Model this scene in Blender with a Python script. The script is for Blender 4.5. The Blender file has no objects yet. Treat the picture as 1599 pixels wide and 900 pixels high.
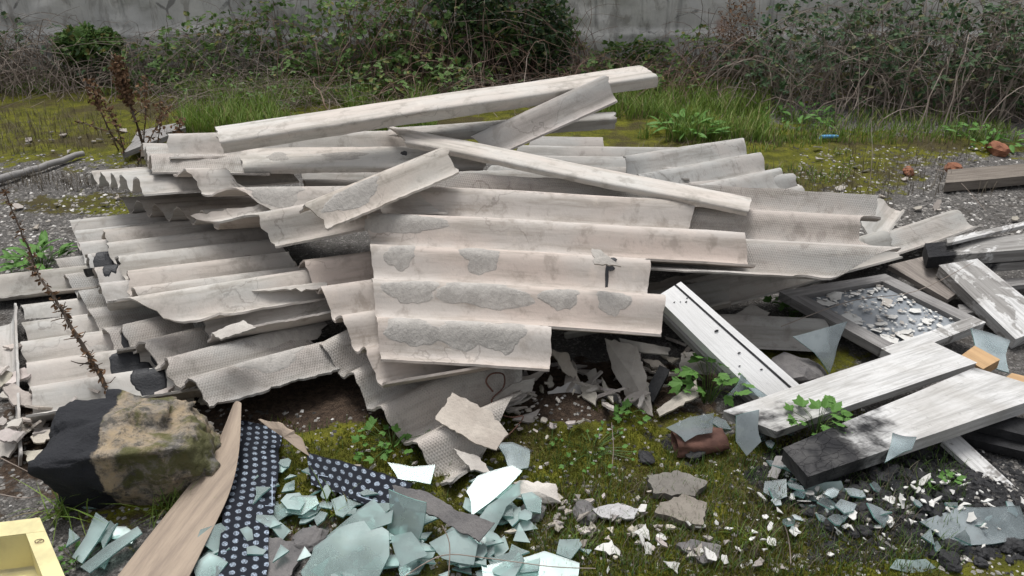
import bpy, math, random
import numpy as np
from mathutils import Vector, Matrix, noise
R = math.radians
random.seed(7)
rng = np.random.default_rng(7)
S = bpy.context.scene
COL = S.collection

# ------------------------------------------------------------------ camera, sky, sun, exposure
CAM_H, PITCH, FPX = 1.48, R(27.0), 1255.0
cam_d = bpy.data.cameras.new("camera"); cam = bpy.data.objects.new("camera", cam_d); COL.objects.link(cam)
cam.location = (0, 0, CAM_H); cam.rotation_euler = (R(90) - PITCH, 0, 0)
cam_d.sensor_width = 36.0; cam_d.lens = 36.0 * FPX / 1599.0; cam_d.clip_start = 0.05; cam_d.clip_end = 400
S.camera = cam
W = bpy.data.worlds.new("World"); S.world = W; W.use_nodes = True
wn = W.node_tree; bg = wn.nodes["Background"]
sky = wn.nodes.new("ShaderNodeTexSky"); sky.sky_type = 'NISHITA'; sky.sun_disc = False
SUN_EL, SUN_AZ = R(74), R(-20)            # azimuth measured like the sky's rotation
sky.sun_elevation = SUN_EL; sky.sun_rotation = SUN_AZ; sky.dust_density = 4.0; sky.air_density = 1.0; sky.ozone_density = 1.0
hs = wn.nodes.new("ShaderNodeHueSaturation"); hs.inputs["Saturation"].default_value = 0.22
wn.links.new(sky.outputs[0], hs.inputs["Color"]); wn.links.new(hs.outputs[0], bg.inputs["Color"])
bg.inputs["Strength"].default_value = 0.095
sun_d = bpy.data.lights.new("sun", 'SUN'); sun_d.energy = 1.5; sun_d.angle = R(26); sun_d.color = (1.0, 0.985, 0.96)
sun = bpy.data.objects.new("sun", sun_d); COL.objects.link(sun)
sd = Vector((math.sin(SUN_AZ) * math.cos(SUN_EL), math.cos(SUN_AZ) * math.cos(SUN_EL), math.sin(SUN_EL)))
sun.rotation_euler = sd.to_track_quat('Z', 'Y').to_euler(); sun.location = sd * 20
S.view_settings.view_transform = 'Standard'; S.view_settings.look = 'None'; S.view_settings.gamma = 1.0
S.view_settings.exposure = 0.75
S.cycles.use_denoising = True; S.cycles.max_bounces = 6; S.cycles.transparent_max_bounces = 10
S.cycles.caustics_reflective = False; S.cycles.caustics_refractive = False

# ------------------------------------------------------------------ layout helpers
FW = Vector((0, math.cos(PITCH), -math.sin(PITCH))); UP = Vector((0, math.sin(PITCH), math.cos(PITCH))); RT = Vector((1, 0, 0))
CAMP = Vector((0, 0, CAM_H))
def ray(px, py): return FW + RT * ((px - 799.5) / FPX) + UP * ((450 - py) / FPX)
def P(px, py=None, z=0.0):
    if isinstance(px, Vector): return px
    d = ray(px, py); return CAMP + d * ((z - CAM_H) / d.z)
def PY(px, py, y):
    d = ray(px, py); return CAMP + d * (y / d.y)
def fbm(x, y, s, seed=0.0, o=3):
    return noise.fractal(Vector((x * s + seed, y * s - seed * 1.7, seed * 0.37)), 1.0, 2.0, o)
MND = P(885, 660)
MND2 = P(1480, 790)
def gz(x, y):
    z = 0.010 * fbm(x, y, 1.3, 3.1) + 0.010 * fbm(x, y, 6.0, 8.2)
    z += 0.075 * math.exp(-((x - MND.x) ** 2 / 0.045 + (y - MND.y) ** 2 / 0.03))
    z += 0.05 * math.exp(-((x - MND2.x) ** 2 / 0.12 + (y - MND2.y) ** 2 / 0.05))
    return z
def G(px, py, dz=0.0):
    p = P(px, py, 0.0)
    for _ in range(3): p = P(px, py, gz(p.x, p.y) + dz)
    return p

# ------------------------------------------------------------------ materials
def new_mat(name):
    m = bpy.data.materials.new(name); m.use_nodes = True
    nt = m.node_tree; b = nt.nodes["Principled BSDF"]
    return m, nt, b
class N:
    """tiny node helper"""
    def __init__(s, nt): s.nt = nt
    def n(s, t, **kw):
        x = s.nt.nodes.new(t)
        for k, v in kw.items(): setattr(x, k, v)
        return x
    def link(s, a, b): s.nt.links.new(a, b)
    def val(s, sock, v):
        if hasattr(v, "is_linked") or hasattr(v, "links"): s.link(v, sock)
        else: sock.default_value = v
    def noise(s, vec, scale, detail=4, rough=0.55, dist=0.0):
        x = s.n("ShaderNodeTexNoise"); s.link(vec, x.inputs["Vector"])
        x.inputs["Scale"].default_value = scale; x.inputs["Detail"].default_value = detail
        x.inputs["Roughness"].default_value = rough; x.inputs["Distortion"].default_value = dist
        return x.outputs["Fac"]
    def ramp(s, fac, lo, hi, c0=0.0, c1=1.0):
        x = s.n("ShaderNodeMapRange"); x.interpolation_type = 'SMOOTHSTEP'
        s.val(x.inputs["Value"], fac); s.val(x.inputs["From Min"], lo); s.val(x.inputs["From Max"], hi)
        x.inputs["To Min"].default_value = c0; x.inputs["To Max"].default_value = c1
        return x.outputs[0]
    def math(s, op, a, b=0.0):
        x = s.n("ShaderNodeMath", operation=op); s.val(x.inputs[0], a); s.val(x.inputs[1], b); return x.outputs[0]
    def mix(s, fac, a, b, blend='MIX'):
        x = s.n("ShaderNodeMix", data_type='RGBA', blend_type=blend)
        s.val(x.inputs[0], fac); s.val(x.inputs[6], a); s.val(x.inputs[7], b); return x.outputs[2]
    def map(s, vec, scale=(1, 1, 1), rot=(0, 0, 0), loc=(0, 0, 0)):
        x = s.n("ShaderNodeMapping"); s.link(vec, x.inputs[0]); x.inputs["Scale"].default_value = scale
        x.inputs["Rotation"].default_value = rot; x.inputs["Location"].default_value = loc; return x.outputs[0]
    def bump(s, h, dist, strength=1.0, normal=None):
        x = s.n("ShaderNodeBump"); s.link(h, x.inputs["Height"]); x.inputs["Distance"].default_value = dist
        x.inputs["Strength"].default_value = strength
        if normal is not None: s.link(normal, x.inputs["Normal"])
        return x.outputs[0]
def c4(r, g, b): return (r, g, b, 1.0)
def objvec(k):
    """object coordinates shifted by the object's random number, so that copies differ"""
    tc = k.n("ShaderNodeTexCoord"); oi = k.n("ShaderNodeObjectInfo")
    add = k.n("ShaderNodeVectorMath", operation='ADD'); k.link(tc.outputs["Object"], add.inputs[0])
    mul = k.math('MULTIPLY', oi.outputs["Random"], 37.0)
    cx = k.n("ShaderNodeCombineXYZ"); k.link(mul, cx.inputs[0]); k.link(mul, cx.inputs[1])
    k.link(cx.outputs[0], add.inputs[1])
    return add.outputs[0], oi
def uvvec(k):
    uv = k.n("ShaderNodeUVMap"); uv.uv_map = "UVMap"; oi = k.n("ShaderNodeObjectInfo")
    add = k.n("ShaderNodeVectorMath", operation='ADD'); k.link(uv.outputs[0], add.inputs[0])
    mul = k.math('MULTIPLY', oi.outputs["Random"], 23.0)
    cx = k.n("ShaderNodeCombineXYZ"); k.link(mul, cx.inputs[0]); k.link(mul, cx.inputs[2])
    k.link(cx.outputs[0], add.inputs[1])
    return add.outputs[0], oi, uv.outputs[0]

def cement_mat(name, dimple):
    m, nt, b = new_mat(name); k = N(nt)
    v, oi, raw = uvvec(k)
    big = k.noise(k.map(v, (1.2, 3.0, 1)), 1.6, 4, 0.6)
    streak = k.noise(k.map(v, (1.2, 16.0, 1)), 2.2, 5, 0.65)
    fine = k.noise(v, 95.0, 4, 0.7)
    mid = k.noise(v, 14.0, 5, 0.65)
    col = k.mix(k.ramp(big, 0.38, 0.62), c4(.46, .454, .44), c4(.47, .432, .405))
    col = k.mix(k.ramp(streak, 0.46, 0.70, 0, 0.75), col, c4(.29, .275, .25))
    col = k.mix(k.ramp(mid, 0.56, 0.74, 0, 0.45), col, c4(.57, .54, .50))
    col = k.mix(k.ramp(mid, 0.47, 0.30, 0, 0.55), col, c4(.21, .195, .175))
    blot = k.noise(k.map(v, (1, 1.6, 1)), 6.0, 6, 0.7, 0.6)
    col = k.mix(k.ramp(blot, 0.52, 0.66, 0, 0.45), col, c4(.27, .25, .225))
    col = k.mix(k.ramp(fine, 0.60, 0.75, 0, 0.30), col, c4(.15, .14, .13))
    vo = k.n("ShaderNodeTexVoronoi", feature='DISTANCE_TO_EDGE'); dv = k.n("ShaderNodeVectorMath", operation='ADD'); k.link(k.map(v, (1, 2.2, 1)), dv.inputs[0])
    dn = k.n("ShaderNodeTexNoise"); k.link(v, dn.inputs["Vector"]); dn.inputs["Scale"].default_value = 9; dn.inputs["Detail"].default_value = 5
    ds = k.n("ShaderNodeVectorMath", operation='SCALE'); k.link(dn.outputs["Color"], ds.inputs[0]); ds.inputs["Scale"].default_value = 0.35; k.link(ds.outputs[0], dv.inputs[1])
    k.link(dv.outputs[0], vo.inputs["Vector"]); vo.inputs["Scale"].default_value = 2.6
    crack = k.math('MULTIPLY', k.ramp(vo.outputs[0], 0.016, 0.004), k.ramp(k.noise(v, 2.3, 3, 0.5), 0.50, 0.60))
    col = k.mix(k.math('MULTIPLY', crack, 0.32), col, c4(.09, .08, .07))
    # lichen / grime with a shape of its own, amount from the object colour's alpha
    gr = k.noise(v, 3.3, 6, 0.72, 0.4)
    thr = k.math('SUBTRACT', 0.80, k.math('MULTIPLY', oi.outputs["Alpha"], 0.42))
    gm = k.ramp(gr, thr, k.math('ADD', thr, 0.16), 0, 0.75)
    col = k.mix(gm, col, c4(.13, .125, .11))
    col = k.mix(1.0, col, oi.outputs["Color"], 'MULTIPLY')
    k.link(col, b.inputs["Base Color"]); b.inputs["Roughness"].default_value = 0.9
    b.inputs["Specular IOR Level"].default_value = 0.2
    nrm = k.bump(mid, 0.004, 0.7)
    nrm = k.bump(fine, 0.0012, 0.8, nrm)
    if dimple:
        w1 = k.n("ShaderNodeTexWave", wave_type='BANDS', bands_direction='X'); w2 = k.n("ShaderNodeTexWave", wave_type='BANDS', bands_direction='X')
        k.link(k.map(raw, rot=(0, 0, R(38))), w1.inputs[0]); k.link(k.map(raw, rot=(0, 0, R(-32))), w2.inputs[0])
        w1.inputs["Scale"].default_value = 46; w2.inputs["Scale"].default_value = 46
        w1.inputs["Distortion"].default_value = 0.5; w2.inputs["Distortion"].default_value = 0.5
        h = k.math('MULTIPLY', w1.outputs["Fac"], w2.outputs["Fac"])
        nrm = k.bump(h, 0.0018, 0.7, nrm)
    k.link(nrm, b.inputs["Normal"])
    return m
M = {}
M['cement'] = cement_mat('asbestos_cement', False)
M['dimple'] = cement_mat('asbestos_cement_dimpled', True)

def simple(name, c0, c1, scale=6, rough=0.85, bump=0.003, bscale=30, spec=0.3, use_uv=False, stretch=(1, 1, 1), tint=False):
    m, nt, b = new_mat(name); k = N(nt)
    v, oi = objvec(k) if not use_uv else uvvec(k)[:2]
    n1 = k.noise(k.map(v, stretch), scale, 5, 0.65); n2 = k.noise(k.map(v, stretch), bscale, 5, 0.7)
    col = k.mix(k.ramp(n1, 0.35, 0.65), c4(*c0), c4(*c1))
    col = k.mix(k.ramp(n2, 0.55, 0.75, 0, 0.4), col, c4(*[x * 0.55 for x in c0]))
    if tint: col = k.mix(1.0, col, oi.outputs["Color"], 'MULTIPLY')
    k.link(col, b.inputs["Base Color"]); b.inputs["Roughness"].default_value = rough
    b.inputs["Specular IOR Level"].default_value = spec
    k.link(k.bump(n2, bump, 0.9), b.inputs["Normal"])
    return m
M['patch'] = simple('delaminated_cement', (.36, .34, .315), (.44, .415, .385), 22, 0.95, 0.006, 70, 0.1, use_uv=True)
M['tar'] = simple('black_tar', (.012, .013, .016), (.025, .026, .03), 9, 0.55, 0.004, 40, 0.4)
M['rubble'] = simple('broken_plaster', (.50, .47, .43), (.38, .35, .32), 8, 0.92, 0.004, 60, 0.15, tint=True)
M['whitepaint'] = simple('flaked_white_paint', (.66, .65, .62), (.54, .53, .50), 10, 0.7, 0.002, 50, 0.3)
M['charcoal'] = simple('charcoal', (.012, .012, .013), (.03, .03, .032), 20, 0.7, 0.006, 60, 0.4)
M['felt'] = simple('torn_tar_felt', (.13, .125, .125), (.19, .18, .175), 12, 0.95, 0.004, 90, 0.1)
M['brick'] = simple('broken_brick', (.30, .14, .085), (.22, .10, .065), 9, 0.95, 0.004, 60, 0.1)
M['rust'] = simple('rusty_metal', (.09, .045, .035), (.15, .075, .055), 14, 0.8, 0.003, 60, 0.3)
M['drystem'] = simple('dry_stem', (.16, .125, .10), (.10, .08, .065), 9, 0.9, 0.001, 50, 0.1)
M['twig'] = simple('grey_twig', (.30, .255, .22), (.19, .15, .125), 9, 0.9, 0.001, 50, 0.1)
M['caneb'] = simple('brown_cane', (.26, .19, .15), (.17, .11, .085), 9, .9, .001, 50, .1)
M['seed'] = simple('dry_seed_head', (.20, .12, .07), (.13, .08, .05), 20, 0.95, 0.001, 60, 0.1)
M['plywood'] = simple('weathered_plywood', (.36, .29, .225), (.25, .20, .16), 3.5, 0.8, 0.0015, 22, 0.2, use_uv=True, stretch=(1, 9, 1))
M['bluepl'] = simple('blue_plastic', (.12, .35, .62), (.16, .40, .66), 5, 0.4, 0.0, 20, 0.5)
M['greywood'] = simple('grey_weathered_wood', (.30, .29, .28), (.20, .19, .185), 5, 0.9, 0.004, 26, 0.15, use_uv=True, stretch=(1, 11, 1), tint=True)
M['rawwood'] = simple('raw_wood', (.50, .33, .18), (.40, .26, .14), 5, 0.85, 0.002, 26, 0.2, use_uv=True, stretch=(1, 9, 1))

def painted_wood(name, char_lo, char_hi, peel, wl=1.0, gr=0.85):
    """white paint over grey wood; soot at one end of the board (UV u), paint loss by 'peel'"""
    m, nt, b = new_mat(name); k = N(nt); v, oi, raw = uvvec(k)
    grain = k.noise(k.map(v, (1.5, 26, 1)), 3.0, 6, 0.7, 0.6); blot = k.noise(v, 5.0, 5, 0.65); fine = k.noise(v, 60, 4, 0.7)
    white = k.mix(k.ramp(grain, 0.40, 0.66, 0, gr), c4(.60 * wl, .595 * wl, .585 * wl), c4(.36, .355, .345))
    wood = k.mix(k.ramp(grain, 0.4, 0.65), c4(.30, .29, .275), c4(.18, .17, .16))
    white = k.mix(k.ramp(k.noise(v, 2.6, 6, 0.7, 0.4), 0.44, 0.66, 0, 0.55 if gr > .5 else 0.12), white, c4(.34, .32, .29))
    white = k.mix(k.ramp(fine, 0.58, 0.72, 0, 0.5 if gr > .5 else 0.1), white, c4(.22, .21, .19))
    pm = k.ramp(k.noise(v, 7.0, 6, 0.7, 0.5), peel, peel + 0.05)
    col = k.mix(pm, white, wood)
    sx = k.n("ShaderNodeSeparateXYZ"); k.link(raw, sx.inputs[0])
    e = k.math('ADD', sx.outputs[0], k.math('MULTIPLY', k.math('SUBTRACT', blot, 0.5), 0.9))
    ch = k.ramp(e, char_hi, char_lo)
    spot = k.ramp(k.noise(v, 3.1, 4, 0.6), 0.66, 0.74, 0, 0.8)
    ch = k.math('MAXIMUM', ch, spot)
    col = k.mix(ch, col, k.mix(k.ramp(blot, .45, .65), c4(.014, .014, .016), c4(.075, .073, .072)))
    k.link(col, b.inputs["Base Color"]); b.inputs["Roughness"].default_value = 0.75; b.inputs["Specular IOR Level"].default_value = 0.25
    vo = k.n("ShaderNodeTexVoronoi", feature='DISTANCE_TO_EDGE'); dn = k.n("ShaderNodeTexNoise"); k.link(v, dn.inputs["Vector"]); dn.inputs["Scale"].default_value = 14; dn.inputs["Detail"].default_value = 4
    ds = k.n("ShaderNodeVectorMath", operation='SCALE'); k.link(dn.outputs["Color"], ds.inputs[0]); ds.inputs["Scale"].default_value = 0.06
    dv = k.n("ShaderNodeVectorMath", operation='ADD'); k.link(k.map(v, (1, 2.0, 1)), dv.inputs[0]); k.link(ds.outputs[0], dv.inputs[1]); k.link(dv.outputs[0], vo.inputs["Vector"]); vo.inputs["Scale"].default_value = 24
    crack = k.math('MULTIPLY', k.ramp(vo.outputs[0], 0.0, 0.07), ch)
    nrm = k.bump(grain, 0.003, 0.8); nrm = k.bump(pm, 0.002, -0.6, nrm); nrm = k.bump(crack, 0.004, 0.7, nrm)
    k.link(nrm, b.inputs["Normal"])
    return m
M['plank'] = painted_wood('white_painted_plank', -0.06, 0.10, 0.64)
M['plankchar'] = painted_wood('white_plank_burnt_end', 0.22, 0.40, 0.66)
M['peel'] = painted_wood('peeling_painted_wood', -0.5, -0.4, 0.50)
M['panelwhite'] = painted_wood('clean_white_panel', -2.0, -1.9, 0.80, 1.35, 0.12)

def glass_mat(name, tint, mixf):
    m, nt, b = new_mat(name); k = N(nt); v, oi = objvec(k); nt.nodes.remove(b)
    n1 = k.noise(v, 5, 6, 0.65); n2 = k.noise(v, 40, 4, 0.7)
    tr = k.n("ShaderNodeBsdfTransparent"); tr.inputs[0].default_value = c4(*[min(1, t * 1.25) for t in tint])
    df = k.n("ShaderNodeBsdfDiffuse"); k.link(k.mix(k.ramp(n2, .4, .7), c4(*tint), c4(*[t * .8 for t in tint])), df.inputs[0])
    gl = k.n("ShaderNodeBsdfGlossy"); gl.inputs[0].default_value = c4(.9, .95, .95); k.link(k.ramp(n1, .4, .7, .12, .35), gl.inputs["Roughness"])
    fr = k.n("ShaderNodeFresnel"); fr.inputs[0].default_value = 1.45
    m1 = k.n("ShaderNodeMixShader"); k.link(k.ramp(n1, .32, .72, mixf - .18, mixf + .2), m1.inputs[0]); k.link(tr.outputs[0], m1.inputs[1]); k.link(df.outputs[0], m1.inputs[2])
    m2 = k.n("ShaderNodeMixShader"); k.link(k.math('MINIMUM', k.math('MULTIPLY', fr.outputs[0], 1.0), 1.0), m2.inputs[0]); k.link(m1.outputs[0], m2.inputs[1]); k.link(gl.outputs[0], m2.inputs[2])
    k.link(m2.outputs[0], nt.nodes["Material Output"].inputs["Surface"])
    return m
M['glass'] = glass_mat('dusty_green_glass', (.56, .68, .66), 0.40)
M['glassclear'] = glass_mat('clear_blue_glass', (.56, .62, .635), 0.26)
M['glassedge'] = simple('green_glass_edge', (.22, .40, .36), (.15, .32, .29), 9, 0.2, 0.0, 30, 0.5)

def leaf_mat(name, ca, cb, cc, trans=0.25):
    m, nt, b = new_mat(name); k = N(nt)
    ge = k.n("ShaderNodeNewGeometry"); r = ge.outputs["Random Per Island"]
    col = k.mix(k.ramp(r, 0.0, 0.6), c4(*ca), c4(*cb)); col = k.mix(k.ramp(r, 0.80, 0.97), col, c4(*cc))
    k.link(col, b.inputs["Base Color"]); b.inputs["Roughness"].default_value = 0.6; b.inputs["Specular IOR Level"].default_value = 0.3
    tl = k.n("ShaderNodeBsdfTranslucent"); k.link(col, tl.inputs[0])
    mx = k.n("ShaderNodeMixShader"); mx.inputs[0].default_value = trans
    k.link(b.outputs[0], mx.inputs[1]); k.link(tl.outputs[0], mx.inputs[2])
    k.link(mx.outputs[0], nt.nodes["Material Output"].inputs["Surface"])
    return m
M['leaf_bramble'] = leaf_mat('bramble_leaf', (.075, .145, .04), (.13, .22, .06), (.22, .19, .06))
M['leaf_dark'] = leaf_mat('dark_leaf', (.035, .075, .035), (.07, .12, .05), (.14, .14, .06))
M['leaf_herb'] = leaf_mat('herb_leaf', (.06, .15, .03), (.10, .22, .045), (.16, .22, .05))
M['leaf_dock'] = leaf_mat('dock_leaf', (.07, .17, .03), (.11, .24, .05), (.16, .10, .05))
M['grass'] = leaf_mat('grass_blade', (.10, .18, .03), (.17, .25, .045), (.32, .28, .13))
M['drygrass'] = leaf_mat('dry_grass_blade', (.17, .14, .10), (.12, .10, .075), (.22, .19, .14), 0.1)
M['mossblade'] = leaf_mat('moss_shoot', (.10, .12, .015), (.16, .17, .02), (.10, .06, .025))
M['fern'] = leaf_mat('weed_shoot', (.06, .12, .03), (.10, .17, .04), (.15, .17, .05))

# ------------------------------------------------------------------ mesh helpers
def tag(o, label=None, cat=None, group=None, kind=None):
    if label: o["label"] = label
    if cat: o["category"] = cat
    if group: o["group"] = group
    if kind: o["kind"] = kind
    return o
def empty(name, loc=(0, 0, 0)):
    o = bpy.data.objects.new(name, None); COL.objects.link(o); o.location = loc; o.empty_display_size = 0.05; return o
def mobj(name, V, F, mats, parent=None, uv=None, smooth=False, midx=None, origin=None):
    me = bpy.data.meshes.new(name)
    V = [tuple(v) for v in V]
    if origin is not None:
        ox, oy, oz = origin; V = [(x - ox, y - oy, z - oz) for x, y, z in V]
    me.from_pydata(V, [], F)
    if not isinstance(mats, (list, tuple)): mats = [mats]
    for m in mats: me.materials.append(m)
    if uv is not None:
        ul = me.uv_layers.new(name="UVMap"); li = np.empty(len(me.loops), dtype=np.int32); me.loops.foreach_get("vertex_index", li)
        ul.data.foreach_set("uv", np.asarray(uv, dtype=np.float32)[li].ravel())
    if smooth: me.polygons.foreach_set("use_smooth", [True] * len(me.polygons))
    if midx is not None: me.polygons.foreach_set("material_index", midx)
    me.update()
    o = bpy.data.objects.new(name, me); COL.objects.link(o)
    if parent is not None: o.parent = parent
    if origin is not None: o.location = origin
    return o
def jag(n, amp, seed, rough=1.0):
    """ragged 1-D profile of n samples"""
    r = np.random.default_rng(seed); x = np.linspace(0, 1, n); y = np.zeros(n)
    for f, a in ((2, .5), (5, .35), (11, .25), (23, .18 * rough), (41, .12 * rough)):
        y += a * np.sin(2 * np.pi * (f * x * r.uniform(.8, 1.2) + r.random()))
    y += rough * .15 * r.standard_normal(n)
    return y * amp
def cpts(pts, x, step=False):
    """piecewise values from control points [(t, value), ...]"""
    xs = [p[0] for p in pts]; ys = [p[1] for p in pts]
    return np.interp(x, xs, ys)
SHEETS = {}
PITCH_M = 0.177
class Sheet: pass
def sheet(key, label, A, B, C, n, phase=0.0, mat='cement', color=(1, 1, 1), grime=0.3, uL=None, uR=None, v0=None, v1=None, amp=0.032,
          rough=0.008, far=True, sag=0.0, thick=0.0075, name='corrugated_sheet', cat='roof sheet', group='broken corrugated cement sheets in the heap', ns=36, curl=0.0, Cv=None, drop=0.0):
    s = Sheet()
    A = A if isinstance(A, Vector) else P(*A); B = B if isinstance(B, Vector) else P(*B); e1 = (B - A); L = e1.length; e1.normalize()
    d = ray(*C[:2]); perp = lambda q: q - e1 * q.dot(e1)
    dp = perp(d); op = perp(CAMP - A); Wd = n * PITCH_M
    a = dp.dot(dp); bb = 2 * dp.dot(op); cc = op.dot(op) - Wd * Wd; disc = bb * bb - 4 * a * cc
    if disc < 0: t = -bb / (2 * a); warn = '  NOFIT'
    else: t = (-bb + math.sqrt(disc) * (1 if far else -1)) / (2 * a); warn = ''
    Cp = Cv if Cv is not None else CAMP + d * t; w = Cp - A; skew = w.dot(e1); pw = w - e1 * skew; Wd = pw.length; e2 = pw / Wd
    e3 = e1.cross(e2)
    if e3.z < 0 and abs(e3.z) > 0.05: e3 = -e3
    elif abs(e3.z) <= 0.05 and e3.dot(CAMP - A) < 0: e3 = -e3
    pit = Wd / n
    print(f"SHEET {key:10s} L={L:.2f} W={Wd:.2f} pitch={pit:.3f} zA={A.z:.2f} zB={B.z:.2f} zC={Cp.z:.2f} yA={A.y:.2f} yC={Cp.y:.2f} tilt={math.degrees(math.acos(min(1,abs(e3.z)))):.0f}{warn}")
    seed = sum(ord(ch) * (i + 3) for i, ch in enumerate(key))
    dn = Vector((0, .35, -1)).normalized()
    def pos(u, v, off=0.0):
        if drop:                                   # angle strip: flat top, front face turned down and under
            w_ = max(0.0, min(1.0, (v + .010) / .020)); w_ = w_ * w_ * (3 - 2 * w_)
            n_ = (e3 * w_ + Vector((0, -1, -.35)).normalized() * (1 - w_)).normalized()
            return A + e1 * u + (e2 * v if v >= 0 else dn * (-v)) + e3 * (.006 * math.sin(3.1 * max(v, 0) / Wd) - .003 * math.exp(-(v / .008) ** 2) + .005 * noise.noise(Vector((u * 2.1 + seed, v * 2, 0)))) + n_ * off
        ph = 2 * math.pi * v / pit + phase
        h = amp * (math.cos(ph) - math.cos(phase)) - sag * 4 * (u / L) * (1 - u / L) + curl * (v / Wd) ** 2
        h += 0.006 * noise.noise(Vector((u * 1.7 + seed, v * 1.3, 0)))
        # true surface normal in the cross plane
        sl = -amp * 2 * math.pi / pit * math.sin(ph); q = 1 / math.sqrt(1 + sl * sl)
        return A + e1 * u + e2 * (v - sl * q * off) + e3 * (h + q * off)
    s.pos = pos; s.L = L; s.W = Wd; s.pit = pit; s.skew = skew; s.n = n; s.seed = seed
    nv = max(10, int(round((n + drop * 6) * 14))); T = np.linspace(0, 1, nv + 1); Sx = np.linspace(0, 1, ns + 1)
    left = skew * T + (cpts(uL, T) if uL else 0) + jag(nv + 1, rough, seed + 1)
    right = L + (cpts(uR, T) if uR else (skew * T if n > 1.5 else 0)) + jag(nv + 1, rough, seed + 2)
    va = (cpts(v0, Sx) if v0 else np.zeros(ns + 1)) * Wd - drop + jag(ns + 1, rough * .6, seed + 3)
    vb = Wd + (cpts(v1, Sx) if v1 else np.zeros(ns + 1)) * Wd + jag(ns + 1, rough * .6, seed + 4)
    s.left = left; s.right = right
    U = np.zeros((nv + 1, ns + 1)); VV = np.zeros((nv + 1, ns + 1))
    for i in range(nv + 1):
        for j in range(ns + 1):
            U[i, j] = left[i] + (right[i] - left[i]) * Sx[j]; VV[i, j] = va[j] + (vb[j] - va[j]) * T[i]
    top = [[pos(U[i, j], VV[i, j]) for j in range(ns + 1)] for i in range(nv + 1)]
    bot = [[pos(U[i, j], VV[i, j], -thick) for j in range(ns + 1)] for i in range(nv + 1)]
    V = []; F = []; UV = []
    def grid(g, flip):
        b0 = len(V)
        for i in range(nv + 1):
            for j in range(ns + 1): V.append(g[i][j]); UV.append((U[i, j], VV[i, j]))
        for i in range(nv):
            for j in range(ns):
                q = (b0 + i * (ns + 1) + j, b0 + i * (ns + 1) + j + 1, b0 + (i + 1) * (ns + 1) + j + 1, b0 + (i + 1) * (ns + 1) + j)
                F.append(q[::-1] if flip else q)
    grid(top, False); grid(bot, True)
    loop = [(0, j) for j in range(ns)] + [(i, ns) for i in range(nv)] + [(nv, j) for j in range(ns, 0, -1)] + [(i, 0) for i in range(nv, 0, -1)]
    b0 = len(V)
    for (i, j) in loop:
        V.append(top[i][j]); UV.append((U[i, j], VV[i, j])); V.append(bot[i][j]); UV.append((U[i, j] + .01, VV[i, j] + .01))
    m = len(loop)
    for q in range(m): F.append((b0 + 2 * q, b0 + 2 * q + 1, b0 + 2 * ((q + 1) % m) + 1, b0 + 2 * ((q + 1) % m)))
    if e1.cross(e2).dot(e3) < 0: F = [f[::-1] for f in F]
    o = mobj(name, V, F, M[mat], uv=UV, smooth=True, origin=tuple(A))
    o.color = (*color, grime); tag(o, label, cat, group); s.obj = o; SHEETS[key] = s
    return s
def patch(s, u, v, ru, rv, mat='patch', name='delaminated_patch', off=0.0009, seed=0, sharp=1.0):
    """a ragged-edged skin following a sheet's surface, child of the sheet"""
    r = random.Random(seed * 7 + s.seed); na = 40; rings = 7
    ph = [r.uniform(0, 6.28) for _ in range(6)]
    def rad(a): return 1 + .16 * math.sin(2 * a + ph[0]) + .12 * math.sin(3 * a + ph[1]) + .09 * math.sin(5 * a + ph[2]) + sharp * (.04 * math.sin(9 * a + ph[3]) + .03 * math.sin(15 * a + ph[4]))
    A = s.obj.location; V = [s.pos(u, v, off) - A]; UV = [(u, v)]; F = []
    for i in range(1, rings + 1):
        for j in range(na):
            a = 2 * math.pi * j / na; q = i / rings * rad(a); uu = u + ru * q * math.cos(a); vv = v + rv * q * math.sin(a)
            V.append(s.pos(uu, vv, off if i < rings else -0.001) - A); UV.append((uu, vv))
    for j in range(na): F.append((0, 1 + j, 1 + (j + 1) % na))
    for i in range(1, rings):
        for j in range(na):
            a0 = 1 + (i - 1) * na; b0 = 1 + i * na
            F.append((a0 + j, b0 + j, b0 + (j + 1) % na, a0 + (j + 1) % na))
    o = mobj(name, V, F, M[mat], parent=s.obj, uv=UV, smooth=False)
    return o
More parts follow.
